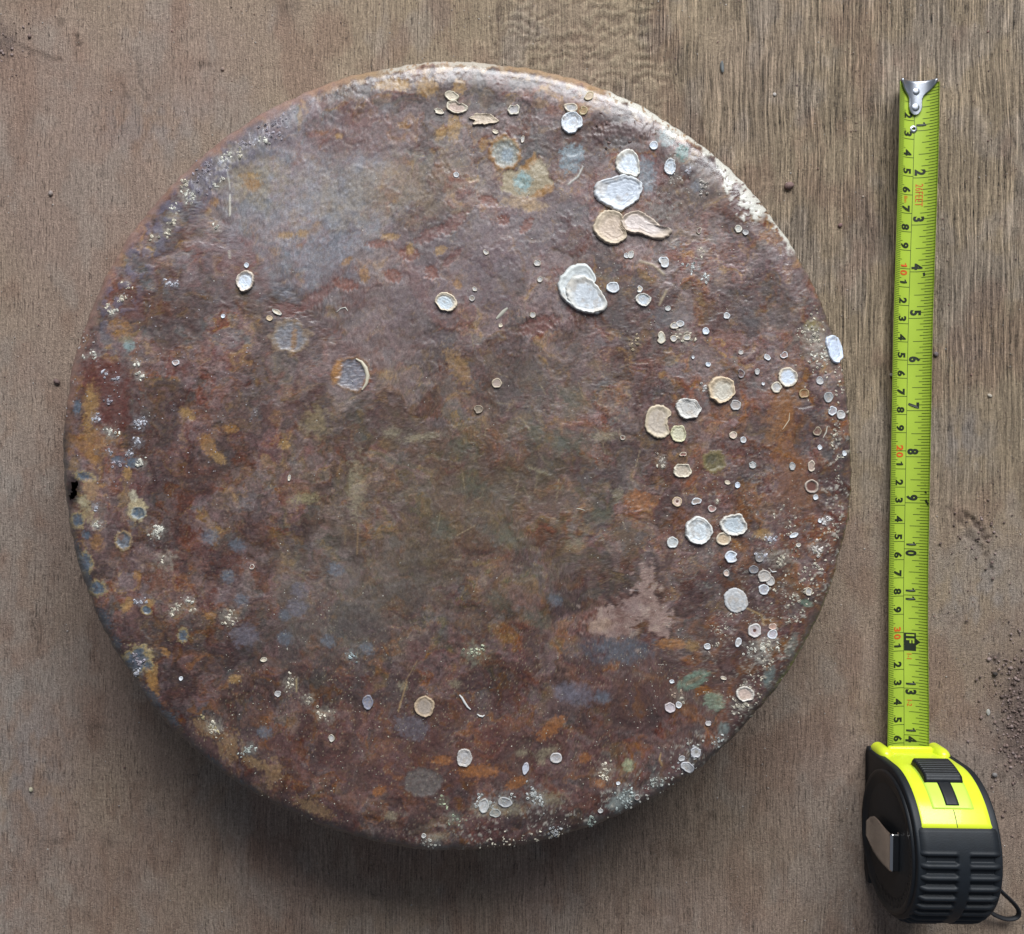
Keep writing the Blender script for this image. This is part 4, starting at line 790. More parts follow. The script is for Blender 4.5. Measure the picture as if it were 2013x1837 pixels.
def cluster(cu, cv, r, n, col, seed, name='barnacle_cluster', s0=1.4, s1=3.2, stuff=False, elong=None, hmul=1.0):
    """tight group of tiny open barnacle cups"""
    R = np.random.default_rng(seed); mb = MB()
    for _ in range(n):
        if elong: t = R.uniform(0, 1); bu = elong[0][0] + (elong[1][0] - elong[0][0]) * t; bv = elong[0][1] + (elong[1][1] - elong[0][1]) * t; uu, vv = bu + R.normal(0, r), bv + R.normal(0, r)
        elif r > 60: a = R.uniform(0, 6.28); q = r * math.sqrt(R.uniform()); uu, vv = cu + q * math.cos(a), cv + q * math.sin(a)
        else: a = R.normal(0, .62) * r; q = R.normal(0, .36) * r; t_ = seed * 1.7; uu, vv = cu + a * math.cos(t_) - q * math.sin(t_) + .25 * r * math.sin(a / r * 4 + seed), cv + a * math.sin(t_) + q * math.cos(t_)
        s = R.uniform(s0, s1); hg = s * .00020 * R.uniform(.7, 1.5) * hmul
        x, y, z = surf_xy(np.array([uu]), np.array([vv])); x, y, z = float(x[0]), float(y[0]), float(z[0])
        if math.hypot(x - DX, y - DY) > DR * .998: continue
        k = s * (H - z) / F; m = 7; vs, cs = [], []
        cc = np.array(col) * R.uniform(.6, 1.25); lump = R.uniform() < .5; ph_ = R.uniform(0, 6.28, 3)
        if stuff is False and elong and fbm(np.array([uu / 16]), np.array([vv / 16]), 881, 3)[0] < .47: continue
        tx, ty = R.normal(0, .12), R.normal(0, .12)
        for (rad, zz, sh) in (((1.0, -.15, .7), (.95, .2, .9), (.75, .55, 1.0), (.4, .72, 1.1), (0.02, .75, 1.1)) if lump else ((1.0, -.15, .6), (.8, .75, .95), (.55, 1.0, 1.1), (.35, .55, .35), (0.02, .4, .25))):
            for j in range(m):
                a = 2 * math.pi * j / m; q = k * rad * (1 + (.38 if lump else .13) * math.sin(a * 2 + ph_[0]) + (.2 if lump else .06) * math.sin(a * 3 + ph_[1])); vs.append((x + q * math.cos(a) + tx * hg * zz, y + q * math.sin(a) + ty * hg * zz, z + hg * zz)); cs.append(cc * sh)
        f = [(i * m + j, i * m + (j + 1) % m, (i + 1) * m + (j + 1) % m, (i + 1) * m + j) for i in range(4) for j in range(m)]
        mb.add(vs, f, np.array(cs))
    if not mb.v: return
    o = mb.build(name, crust_mat, disc, True, True)
    if stuff: o['kind'] = 'stuff'
    return o
for k, (u, v, r, n_, col) in enumerate(CLUSTERS):
    cluster(u, v, r, int(n_ * 1.25), np.array(col) * 1.12, 600 + k, s0=1.0, s1=3.4)
cluster(0, 0, 5, 60, W4, 901, elong=((1440, 1210), (1405, 1270)), s0=.8, s1=2.0)
cluster(0, 0, 9, 70, W4, 902, elong=((1455, 1195), (1395, 1262)), s0=.6, s1=1.6)
cluster(0, 0, 3, 26, (.48, .40, .22), 903, elong=((393, 1408), (440, 1448)), s0=1.2, s1=2.8)
cluster(0, 0, 24, 150, W4, 927, elong=((1560, 1010), (1500, 1230)), s0=.8, s1=2.8)
cluster(0, 0, 22, 120, W4, 928, elong=((1600, 620), (1610, 760)), s0=.8, s1=2.8)
cluster(0, 0, 12, 120, (.48, .47, .42), 929, elong=((1400, 1455), (1220, 1590)), s0=.8, s1=2.8)
cluster(0, 0, 8, 90, W4, 904, elong=((950, 1655), (1120, 1645)), s0=1.0, s1=2.6)
cluster(0, 0, 8, 150, W4, 905, elong=((1652, 700), (1640, 1010)), s0=.9, s1=2.8)
cluster(0, 0, 12, 230, W4, 906, elong=((1640, 1030), (1560, 1220)), s0=1.0, s1=3.0)
cluster(0, 0, 11, 190, W4, 907, elong=((1540, 1260), (1440, 1400)), s0=1.0, s1=2.6)
cluster(0, 0, 10, 40, (.42, .38, .36), 908, elong=((170, 660), (150, 780)), s0=1.0, s1=2.4)
# loose lime specks all over
cluster(900, 900, 730, 420, (.58, .56, .50), 920, 'lime_speck', .5, 1.3, True)
cluster(1450, 1130, 260, 620, (.55, .50, .42), 921, 'lime_speck', .5, 1.5, True)
cluster(650, 1380, 240, 330, (.50, .47, .38), 922, 'lime_speck', .5, 1.3, True)
cluster(1120, 1500, 230, 420, (.50, .46, .38), 923, 'lime_speck', .5, 1.4, True)
cluster(300, 760, 220, 260, (.42, .38, .40), 924, 'lime_speck', .6, 1.7, True)
cluster(1300, 480, 230, 260, (.46, .42, .36), 925, 'lime_speck', .6, 1.6, True)
cluster(1215, 262, 45, 24, (.16, .10, .09), 926, 'barnacle_cluster', 2.0, 4.0)

# ------------------------------------------------------------------ grit and pebbles on the board
def pebble_geo(R, r, flat=.6, sub=1):
    t = (1 + 5 ** .5) / 2
    v = np.array([(-1, t, 0), (1, t, 0), (-1, -t, 0), (1, -t, 0), (0, -1, t), (0, 1, t), (0, -1, -t), (0, 1, -t), (t, 0, -1), (t, 0, 1), (-t, 0, -1), (-t, 0, 1)], float); v /= np.linalg.norm(v[0])
    f = [(0, 11, 5), (0, 5, 1), (0, 1, 7), (0, 7, 10), (0, 10, 11), (1, 5, 9), (5, 11, 4), (11, 10, 2), (10, 7, 6), (7, 1, 8), (3, 9, 4), (3, 4, 2), (3, 2, 6), (3, 6, 8), (3, 8, 9), (4, 9, 5), (2, 4, 11), (6, 2, 10), (8, 6, 7), (9, 8, 1)]
    if sub > 1:
        v = list(map(tuple, v)); cache = {}
        for _ in range(sub - 1):
            nf = []
            def mid(a, b):
                k = (min(a, b), max(a, b))
                if k not in cache:
                    p = (np.array(v[a]) + np.array(v[b])); p /= np.linalg.norm(p); v.append(tuple(p)); cache[k] = len(v) - 1
                return cache[k]
            for a, b, c in f: ab, bc, ca = mid(a, b), mid(b, c), mid(c, a); nf += [(a, ab, ca), (b, bc, ab), (c, ca, bc), (ab, bc, ca)]
            f = nf
        v = np.array(v)
    v = v * (1 + R.normal(0, .13 if sub == 1 else .06, (len(v), 1)))
    v *= np.array([1, R.uniform(.6, 1), flat])[None] * r
    a = R.uniform(0, 6.28); ca, sa = math.cos(a), math.sin(a)
    v = v @ np.array([[ca, sa, 0], [-sa, ca, 0], [0, 0, 1]])
    return v, f
grit_mat = tint_mat('grit_stone', rough=.75, spec=.3, fine=1800.0, amt=.25, bump=.00008)
def disc_clear(x, y): return np.hypot(x - DX, y - DY) > DR + .001
R = np.random.default_rng(11)
mb = MB(); cnt = 0
pal = [(.30, .22, .18), (.20, .12, .10), (.40, .34, .30), (.13, .09, .08), (.46, .42, .38), (.26, .16, .13), (.33, .27, .22)]
while cnt < 7000:
    u, v = R.uniform(-60, 2073), R.uniform(-60, 1897)
    dens = .45 + .5 * (u > 1250) + .35 * (v < 450) + .2 * (u < 250)
    if R.uniform() > dens * .8: continue
    x, y = world_xy(u, v, 0)
    if not disc_clear(x, y): continue
    if .200 < x < .232 and -.16 < y < .21: continue
    if .19 < x < .24 and y < -.148: continue
    r = abs(R.normal(0, .00015)) + .00012 + (.00025 if R.uniform() < .03 else 0)
    g, f = pebble_geo(R, r); mb.add(g + np.array([x, y, r * .25 + .0001]), f, np.array(pal[R.integers(len(pal))]) * R.uniform(.8, 1.15)); cnt += 1
for k in range(620):   # crumbs of dirt in the corners
    if k < 430: u, v = R.normal(2000, 26), R.normal(1410, 75)
    elif k < 490: u, v = R.normal(8, 22), R.normal(85, 34)
    elif k < 560: u, v = R.normal(1985, 45), R.normal(1380, 120)
    else: u, v = R.normal(1925, 30), R.normal(1050, 45)
    x, y = world_xy(u, v, 0); r = abs(R.normal(0, .0005)) + .0002
    g, f = pebble_geo(R, r); mb.add(g + np.array([x, y, r * .3 + .0002]), f, np.array([(.20, .14, .12), (.28, .21, .19), (.14, .10, .085)][R.integers(3)]) * R.uniform(.8, 1.2))
gr = mb.build('grit', grit_mat, None, True, True); tag(gr, 'fine sand and soil crumbs scattered over the wooden board', 'grit', kind='stuff')

PEB = [(1550, 367, 9.5, 8, (.20, .13, .115), 'dark brown pebble between the disc and the tape blade', 1),
       (1419, 133, 4.5, 12, (.16, .17, .17), 'oblong dark grey stone chip above the upper right of the disc', 0),
       (113, 751, 6.5, 6, (.15, .10, .09), 'small dark pebble beside the left edge of the disc', 1),
       (101, 381, 4.5, 5.5, (.34, .28, .25), 'small pale pebble on the board at the upper left', 1),
       (1955, 1325, 5.5, 4.5, (.05, .04, .035), 'tiny black pebble right of the thirteen inch mark', 1),
       (1942, 1400, 4.5, 6.5, (.42, .40, .36), 'small whitish stone chip right of the lower tape blade', 0),
       (1945, 778, 5, 4, (.48, .42, .34), 'tiny cream stone chip right of the seven inch mark', 0),
       (1522, 187, 3.5, 4, (.50, .46, .42), 'tiny pale pebble level with the metal hook', 1),
       (1651, 444, 4.5, 4.5, (.20, .12, .11), 'small reddish pebble left of the eight centimetre mark', 1),
       (1954, 1523, 5.5, 4.5, (.22, .20, .19), 'small grey pebble right of the yellow case top', 1),
       (62, 1552, 4, 5, (.46, .42, .30), 'tiny cream pebble in the lower left of the board', 1),
       (438, 137, 4, 4, (.30, .22, .18), 'tiny brown pebble above the upper left of the disc', 1),
       (1839, 697, 5, 5, (.15, .12, .12), 'small dark pebble touching the blade at the six inch mark', 1),
       (1752, 738, 4.5, 4, (.34, .31, .28), 'small grey pebble left of the blade by the six inch mark', 1)]
for k, (u, v, ru, rv, col, lab, rnd) in enumerate(PEB):
    Rk = np.random.default_rng(800 + k); r = max(ru, rv) * H / F
    g, f = pebble_geo(Rk, 1.0, .75 if rnd else .45, 3 if rnd else 2)
    g = g / np.abs(g).max(0) * np.array([ru * H / F, rv * H / F, r * (.75 if rnd else .4)])
    x, y = world_xy(u, v, 0)
    o = make_mesh('pebble', g, f, grit_mat, None, bool(rnd), np.tile(np.array(col), (len(g), 1)) * Rk.uniform(.8, 1.2, (len(g), 1)))
    o.location = (x, y, r * (.5 if rnd else .25)); tag(o, lab, 'pebble', 'loose pebbles on the board')

# ------------------------------------------------------------------ tape measure
tape = bpy.data.objects.new('tape_measure', None); COL.objects.link(tape)
tag(tape, 'yellow and black tape measure standing on the board with its blade pulled out', 'tape measure')
M_yel = simple_mat('yellow_plastic', (.72, .84, .035), .27, 0, 120, .00004, .05, .15)
M_yel2 = simple_mat('pale_yellow_plastic', (.60, .86, .10), .38, 0, 900, .00003, .03)
M_rub = simple_mat('black_rubber', (.006, .009, .013), .58, 0, 1600, .00006, .2)
M_blk = simple_mat('black_plastic', (.007, .009, .012), .48, 0, 1400, .00004, .2)
M_steel = simple_mat('polished_steel', (.42, .44, .48), .36, 1.0, 500, .00002, .08)
M_clip = simple_mat('bright_steel_clip', (.62, .60, .58), .16, 1.0, 160, .00003, .12)
M_strap = simple_mat('strap_cord', (.012, .013, .016), .7, 0, 2500, .0002, .3)
M_blade = simple_mat('blade_paint', (.385, .52, .052), .34, 0, 260, .00001, .06, .1)
M_ink = simple_mat('black_ink', (.012, .018, .008), .5)
M_green_ink = simple_mat('thin_black_ink', (.022, .04, .008), .5)
M_red = simple_mat('red_ink', (.62, .10, .015), .5)

# blade frame: from hook (L=0) to mouth
P0 = np.array([.2202, .2089]); P1 = np.array([.2155, -.1560])
BL_LEN = float(np.linalg.norm(P1 - P0)); bd = (P1 - P0) / BL_LEN; bn = np.array([-bd[1], bd[0]])  # bn points to +x (right)
if bn[0] < 0: bn = -bn
def blade_z(L):
    t = np.asarray(L) / BL_LEN
    return .0012 + .0062 * (1 - ss(0, .42, t)) + .0038 * ss(.72, 1.0, t)
def blade_pt(s, L, off=0.0):
    """s: arc position across the blade (m, right +), L: distance from the hook"""
    s = np.asarray(s, float); L = np.asarray(L, float)
    th0 = 1.0 - .16 * ss(.8, 1, L / BL_LEN)
    Rr = .0125 / th0; a = s / Rr
    cx = (Rr - off) * np.sin(a); cz = Rr - (Rr - off) * np.cos(a)
    sway = .0004 * np.sin(L * 14)
    p = P0[None] + bd[None] * L.ravel()[:, None] + bn[None] * (cx.ravel() + sway.ravel())[:, None]
    return np.column_stack([p, (blade_z(L).ravel() + cz.ravel())])
nL, nS = 220, 25
Lg, Sg = np.meshgrid(np.linspace(.0006, BL_LEN, nL), np.linspace(-.0125, .0125, nS), indexing='ij')
top = blade_pt(Sg.ravel(), Lg.ravel()); bot = blade_pt(Sg.ravel(), Lg.ravel(), -.00022)
g = np.arange(nL * nS).reshape(nL, nS); o_ = nL * nS
q = np.stack([g[:-1, :-1], g[:-1, 1:], g[1:, 1:], g[1:, :-1]], -1).reshape(-1, 4)
fs = [q[:, ::-1], q + o_]
for a_, b_ in ((g[:-1, 0], g[1:, 0]), (g[1:, -1], g[:-1, -1])): fs.append(np.stack([a_, b_, b_ + o_, a_ + o_], 1))
fs.append(np.stack([g[0, 1:], g[0, :-1], g[0, :-1] + o_, g[0, 1:] + o_], 1))
blade = make_mesh('blade', np.vstack([top, bot]), np.vstack(fs), M_blade, tape)

class Print:
    def __init__(s): s.v = []; s.f = []; s.n = 0
    def quad(s, s0, s1, L0, L1, off=.00008):
        k = max(1, int(abs(s1 - s0) / .0012)); ss_ = np.linspace(s0, s1, k + 1)
        v = np.vstack([blade_pt(ss_, np.full(k + 1, L0), off), blade_pt(ss_, np.full(k + 1, L1), off)])
        s.v.append(v); s.f += [(s.n + j, s.n + j + k + 1, s.n + j + k + 2, s.n + j + 1) for j in range(k)]; s.n += len(v)
    def poly(s, pts, off):
        v = blade_pt(np.array([p[0] for p in pts]), np.array([p[1] for p in pts]), off); s.v.append(v); s.f.append(tuple(range(s.n, s.n + len(pts)))); s.n += len(pts)
    def text(s, txt, s_base, L_start, size, wide=1.0, bold=.02, off=.00010, spacing=1.0, center=False):
        if txt == '1':
            pts = np.array([(.17, 0), (.33, 0), (.33, .70), (.22, .70), (.16, .62), (.02, .57), (.02, .46), (.17, .50)])
            s.v.append(blade_pt(s_base + pts[:, 1] * size, L_start + pts[:, 0] * size * wide, off)); s.f += [(s.n, s.n + 1, s.n + 2, s.n + 3, s.n + 4, s.n + 7), (s.n + 4, s.n + 5, s.n + 6, s.n + 7)]; s.n += len(pts); return .33 * size
        cu = bpy.data.curves.new('t', 'FONT'); cu.body = txt; cu.size = 1.0; cu.offset = bold; cu.resolution_u = 3; cu.space_character = spacing; cu.fill_mode = 'FRONT'
        ob = bpy.data.objects.new('t', cu); COL.objects.link(ob)
        dg = bpy.context.evaluated_depsgraph_get(); me = bpy.data.meshes.new_from_object(ob.evaluated_get(dg))
        co = np.array([v.co[:] for v in me.vertices]); fc = [tuple(p.vertices) for p in me.polygons]
        bpy.data.objects.remove(ob); bpy.data.curves.remove(cu); bpy.data.meshes.remove(me)
        x0 = co[:, 0].min(); w_ = (co[:, 0].max() - x0) * size * wide
        Ls = L_start - (w_ / 2 if center else 0)
        L_ = Ls + (co[:, 0] - x0) * size * wide; S_ = s_base + co[:, 1] * size
        v = blade_pt(S_, L_, off); s.v.append(v); s.f += [tuple(i + s.n for i in p) for p in fc]; s.n += len(v)
        return w_
    def build(s, name, mat, parent, split=False):
        if not split: return make_mesh(name, np.vstack(s.v), s.f, mat, parent, False)
        base = 0                     # one object for every printed word or digit
        for v in s.v:
            f = [tuple(i - base for i in q) for q in s.f if base <= q[0] < base + len(v)]
            make_mesh(name, v, f, mat, parent, False); base += len(v)
MID = -.0005; IN = .0254
ticks = Print(); nums = Print(); reds = Print(); whites = Print()
ticks.quad(MID - .00012, MID + .00012, .0145, BL_LEN - .0006)
LAST = BL_LEN - .0012
# midline needs to follow the length
ticks = Print()
for k in range(60):
    a = .0150 + (LAST - .0150) * k / 60; b = .0150 + (LAST - .0150) * (k + 1) / 60
    ticks.quad(MID - .00013, MID + .00013, a, b)
tw = .00014
for mm in range(3, int(LAST * 1000) + 1):
    L = mm * .001
    s1 = MID if mm % 10 == 0 else (-.0125 + (.0066 if mm % 5 == 0 else .0052))
    ticks.quad(-.0124, s1, L - tw, L + tw)
for k in range(2, int(LAST / (IN / 16)) + 1):
    L = k * IN / 16
    if L > LAST: break
    ln = .0128 if k % 16 == 0 else .0102 if k % 8 == 0 else .0086 if k % 4 == 0 else .0068 if k % 2 == 0 else .0050
    s0 = MID if k % 16 == 0 else .0124 - ln
    ticks.quad(s0, .0124, L - tw, L + tw)
for cm in range(2, 37):
    d = cm % 10
    if d == 0:
        reds.text(str(cm // 10), -.0066, cm * .01 - .0031, .0062, 1.0, .035); reds.text('0', -.0066, cm * .01 + .0008, .0062, .9, .035)
    else:
        nums.text(str(d), -.0068, cm * .01 - .0042, .0068, .92, .045)
for i in range(1, 15):
    if i == 12: continue
    t = str(i)
    if len(t) == 1: nums.text(t, .0006, i * IN - .0045, .0074, .84, .05)
    else: nums.text(t[0], .0006, i * IN - .0040, .0074, .82, .05); nums.text(t[1], .0006, i * IN + .0006, .0074, .82, .05)
reds.text('26FEET', .0010, 2 * IN + .0034, .0058, .66, .0, spacing=1.05)
reds.text('8m', -.0058, .0607, .0034, .9, .0)
reds.text('1-1', .0012, 12 * IN + .0088 - .0022, .0036, .85, .01); reds.text('1-2', .0012, 13 * IN + .0085 - .0022, .0036, .85, .01)
# black box of the one foot mark, with its arrow
b0, b1 = 12 * IN - .0048, 12 * IN + .0050
nums.quad(MID + .0002, .0060, b0, b1, .00010)
nums.poly([(.0060, 12 * IN - .0018), (.0084, 12 * IN), (.0060, 12 * IN + .0018)], .00010)
whites.text('1F', .0010, b0 + .0008, .0058, 1.05, .03, .00018)
tk = ticks.build('scale_line', M_green_ink, blade); tk['kind'] = 'stuff'; nums.build('black_number', M_ink, blade, True); reds.build('red_number', M_red, blade, True); whites.build('foot_mark_letters', M_blade, blade)
sm = Print()   # worn marks on the blade
sm.poly([(.0098, 9 * IN - .0014), (.0108, 9 * IN - .0022), (.0122, 9 * IN + .0002), (.0119, 9 * IN + .0016), (.0108, 9 * IN + .0002)], .00014)
sm.poly([(.0096, 9 * IN - .0100), (.0100, 9 * IN - .0103), (.0101, 9 * IN - .0098)], .00014); sm.poly([(.0062, 4 * IN + .0008), (.0074, 4 * IN + .0006), (.0076, 4 * IN + .0024), (.0066, 4 * IN + .0026)], .00014)
sm.poly([(.0095, 9 * IN - .0062), (.0103, 9 * IN - .0068), (.0111, 9 * IN - .0056), (.0104, 9 * IN - .0052)], .00014)
sm.build('ink_smudge', M_ink, blade)

# hook
def hook_half(L):
    pts = [(0, .0118), (.002, .0112), (.0045, .0085), (.007, .0052), (.0088, .0041), (.0112, .0039), (.0135, .0040), (.0155, .0034), (.0170, .0020), (.0176, .0004)]
    return np.interp(L, [p[0] for p in pts], [p[1] for p in pts])
Ls = np.concatenate([np.linspace(0, .0150, 26), np.linspace(.0153, .0176, 10)]); ns = 17
rows_t, rows_b = [], []
for L in Ls:
    w_ = hook_half(L); s_ = np.linspace(-w_, w_, ns) - .0006 * min(1, L / .006)
    rows_t.append(blade_pt(s_, np.full(ns, L - .0004), .0013)); rows_b.append(blade_pt(s_, np.full(ns, L - .0004), .0004))
fl = []   # bent end
s_ = np.linspace(-.0118, .0118, ns); base = blade_pt(s_, np.full(ns, -.0004), .0013)
front = []
for dz_, dl in ((-.0002, -.0006), (-.0010, -.0010), (-.0035, -.0011), (-.0068, -.0011)):
    p = base.copy(); p[:, :2] += bd[None] * dl; p[:, 2] = np.maximum(p[:, 2] + dz_, .0004); front.append(p)
back = [p + np.array([bd[0] * .0009, bd[1] * .0009, 0]) for p in front[1:]]
sheet = np.vstack(front[::-1] + rows_t); nrow = len(front) + len(Ls)
gg = np.arange(nrow * ns).reshape(nrow, ns)
q = np.stack([gg[:-1, :-1], gg[:-1, 1:], gg[1:, 1:], gg[1:, :-1]], -1).reshape(-1, 4)
sheet2 = np.vstack(back[::-1] + [rows_b[0]] + rows_b)
off_ = len(sheet)
per = np.concatenate([gg[0, :], gg[1:, -1], gg[-1, -2::-1], gg[-2:0:-1, 0]])
fs = [q[:, ::-1], q + off_, np.stack([per, np.roll(per, -1), np.roll(per, -1) + off_, per + off_], 1)]
hook = make_mesh('hook', np.vstack([sheet, sheet2]), np.vstack(fs), M_steel, tape)
def dome(name, s, L, r, hgt, mat, parent, hole=0.0, base_off=.0013):
    m = 20; prof = [(1.0, 0), (.96, .45), (.8, .8), (.55, .95), (.3, 1.0)] + ([(0.02, 1.0)] if not hole else [(hole, .9), (hole * .85, .0), (.02, -.1)])
    c0 = blade_pt(np.array([s]), np.array([L]), base_off)[0]
    v = [(c0[0] + r * p[0] * math.cos(2 * math.pi * j / m), c0[1] + r * p[0] * math.sin(2 * math.pi * j / m), c0[2] + hgt * p[1] - .0003) for p in prof for j in range(m)]
    f = [(i * m + j, i * m + (j + 1) % m, (i + 1) * m + (j + 1) % m, (i + 1) * m + j) for i in range(len(prof) - 1) for j in range(m)]
    return make_mesh(name, v, f, mat, parent)
dome('rivet', -.0004, .0046, .0021, .0009, M_steel, hook); dome('rivet', -.0006, .0132, .0023, .0009, M_steel, hook)
dome('eyelet', -.0010, .0246, .0022, .0007, M_steel, blade, hole=.55, base_off=.0002)

# case: local frame: a = forward (toward hook), x = right, z = up. circle centre at CY behind the mouth
th_r = math.atan2(bd[0], -bd[1])
CC = P1 + np.array([0, 0]) + bd * (.0405 - .0035)   # centre of the round body
CZ = .0370; RB = .0405
def case_pt(ang, x, r):
    """ang measured from forward over the top (rad), x to the right"""
    f_ = r * np.cos(ang); z = (CZ + r * np.sin(ang)) * .972; f_ = f_ * np.where(f_ > 0, .97, .935); x = np.asarray(x) * .97
    p = CC[None] - bd[None] * np.atleast_1d(f_)[:, None] + bn[None] * np.atleast_1d(x)[:, None]
    return np.column_stack([p, np.atleast_1d(z)])
def loc(f_, x, z):
    f_ = f_ * (.97 if f_ > 0 else .935); p = CC - bd * f_ + bn * x * .97
    return (p[0], p[1], z * .972)
def outline_case(r, zmin=.0020, fr=None):
    """closed D outline (forward, z): round top and back, squared nose at the bottom front"""
    pts = []
    for a in np.linspace(0, math.radians(205), 64): pts.append((r * math.cos(a), CZ + r * math.sin(a)))
    # back down to base, rounded
    bx = pts[-1]
    for t in np.linspace(.12, 1, 12): pts.append((bx[0] + (.016 * t * t + .004 * t), bx[1] + (zmin - bx[1]) * math.sin(t * math.pi / 2)))
    for t in np.linspace(.15, 1, 8): pts.append((pts[75][0] * (1 - t) + (r - .003) * t, zmin))
    for t in np.linspace(.25, 1, 4): pts.append((r - .003 + .003 * math.sin(t * math.pi / 2), zmin + .003 * (1 - math.cos(t * math.pi / 2))))
    for t in np.linspace(.2, .9, 6): pts.append((r, zmin + .003 + (CZ - zmin - .003) * t))
    return np.array(pts)
def loft(name, outl, half, rc, mat, parent, n_arc=6, x0=0.0):
    n = len(outl); d = np.roll(outl, -1, 0) - np.roll(outl, 1, 0); nn = np.column_stack([d[:, 1], -d[:, 0]]); nn /= np.linalg.norm(nn, axis=1, keepdims=True) + 1e-12
    if ((outl - outl.mean(0)) * nn).sum() < 0: nn = -nn
    secs = []
    for a in np.linspace(math.pi / 2, 0, n_arc): secs.append((-(half - rc) - rc * math.sin(a), rc * (1 - math.cos(a))))
    secs += [(-x_, i_) for x_, i_ in secs[::-1]]
    V_ = []
    for x_, ins in secs:
        o2 = outl - nn * ins
        for p in o2: V_.append(loc(p[0], x_ + x0, p[1]))
    f = []
    for k in range(len(secs) - 1):
        for j in range(n): f.append((k * n + j, k * n + (j + 1) % n, (k + 1) * n + (j + 1) % n, (k + 1) * n + j))
    f.append(tuple(range(n))[::-1]); f.append(tuple((len(secs) - 1) * n + j for j in range(n)))
    o = make_mesh(name, V_, f, mat, parent)
    import bmesh
    bm = bmesh.new(); bm.from_mesh(o.data); bmesh.ops.recalc_face_normals(bm, faces=bm.faces); bm.to_mesh(o.data); bm.free()
    return o
def fix_normals(o):
    import bmesh
    bm = bmesh.new(); bm.from_mesh(o.data); bmesh.ops.recalc_face_normals(bm, faces=bm.faces); bm.to_mesh(o.data); bm.free(); return o

HW = .0200
# yellow shell: open over the tape mouth at the front bottom
oc = outline_case(RB, .0085)
_a = np.arctan2(oc[:, 1] - CZ, oc[:, 0]); _k = ((_a > math.radians(64)) | (_a < math.radians(-120))); oc[_k] = np.array([0, CZ]) + (oc[_k] - np.array([0, CZ])) * .90
oc[:, 1] = np.maximum(oc[:, 1], .0085)
body = loft('case', oc, HW, .0050, M_yel, tape)
base = loft('base_plate', np.array([(f_, z_) for f_, z_ in [(-.030, .0004), (.036, .0004), (.0405, .002), (.0408, .0050), (.0405, .0072), (-.036, .0088), (-.037, .004)]]), .0212, .0012, M_rub, tape, 4)

def patch(name, a0, a1, x0, x1, rfun, mat, parent, na=60, nx=30, skirt=.0030, edge=.0012):
    """curved pad over the round body: radius from rfun(angle array, x array)"""
    A, X_ = np.meshgrid(np.linspace(a0, a1, na), np.linspace(x0, x1, nx), indexing='ij')
    r = rfun(A.ravel(), X_.ravel())
    V_ = case_pt(A.ravel(), X_.ravel(), r)
    g = np.arange(na * nx).reshape(na, nx)
    q = np.stack([g[:-1, :-1], g[:-1, 1:], g[1:, 1:], g[1:, :-1]], -1).reshape(-1, 4)
    per = np.concatenate([g[0, :], g[1:, -1], g[-1, -2::-1], g[-2:0:-1, 0]])
    low = case_pt(A.ravel()[per], X_.ravel()[per], r[per] - skirt)
    m = len(per); li = len(V_) + np.arange(m)
    fs = np.vstack([q, np.stack([per, li, np.roll(li, -1), np.roll(per, -1)], 1)])
    return fix_normals(make_mesh(name, np.vstack([V_, low]), fs, mat, parent))
def edge_round(X_, half, rc): d = np.clip(np.abs(X_) - (half - rc), 0, rc); return rc - np.sqrt(np.maximum(rc * rc - d * d, 0))
RG0, RG1 = math.radians(62), math.radians(212)
def grip_r(A, X_):
    deg = np.degrees(A); r = RB + .0011 - edge_round(X_, .0214, .0058)
    r = r - .0006 * ss(64.5, 62, deg)
    per = 8.6; ph = ((deg - 80) / per) % 1.0
    groove = ss(.0, .16, ph) * ss(.72, .52, ph) * (deg > 79.5) * (deg < 200)
    chan = ss(.0036, .0028, np.abs(X_ - .0012))
    lip = np.exp(-((ph - .86) / .12) ** 2) * (deg > 76)
    r = r - .0021 * groove * (1 - chan) + .0004 * lip * (1 - chan) 
    return r
grip = patch('rubber_grip', RG0, RG1, -.0214, .0214, grip_r, M_rub, tape, 300, 60, .0045)
# side covers: rubber ring round a recessed panel
def side_cover(sgn):
    """black side slab following the case outline, with a raised ring round a sunk disc"""
    sl = outline_case(RB - .0006, .0006)
    o = loft('side_cover', sl, .0024, .0012, M_rub, tape, 4, sgn * .0188)
    m = 72; V_, f = [], []
    prof = [(.0372, .0208), (.0370, .0222), (.0360, .0226), (.0345, .0222), (.0338, .0213), (.0300, .02125), (.0296, .0206), (.0006, .0207)]
    for r, xx in prof:
        for j in range(m):
            a = 2 * math.pi * j / m; V_.append(loc(r * math.cos(a) - .001, sgn * xx, max(CZ - .0005 + r * math.sin(a), .0009)))
    for i in range(len(prof) - 1):
        for j in range(m): f.append((i * m + j, i * m + (j + 1) % m, (i + 1) * m + (j + 1) % m, (i + 1) * m + j))
    return fix_normals(make_mesh('side_ring', V_, f, M_blk, o))
side_cover(-1); side_cover(1)
# front corner bumpers
def bump(fo, x, z, r, hgt, mat, name, parent):
    m = 18; V_ = []; prof = [(1, -.9), (1, -.2), (1, .3), (.9, .65), (.65, .88), (.3, .98), (.02, 1)]
    for p in prof:
        for j in range(m): a = 2 * math.pi * j / m; V_.append(loc(fo + r * p[0] * math.cos(a), x + r * p[0] * math.sin(a), z + hgt * p[1]))
    f = [(i * m + j, i * m + (j + 1) % m, (i + 1) * m + (j + 1) % m, (i + 1) * m + j) for i in range(len(prof) - 1) for j in range(m)]
    return fix_normals(make_mesh(name, V_, f, mat, parent))
bump(.0395, -.0158, .0130, .0042, .0085, M_yel, 'nose_bumper', body); bump(.0395, .0158, .0130, .0042, .0085, M_yel, 'nose_bumper', body)
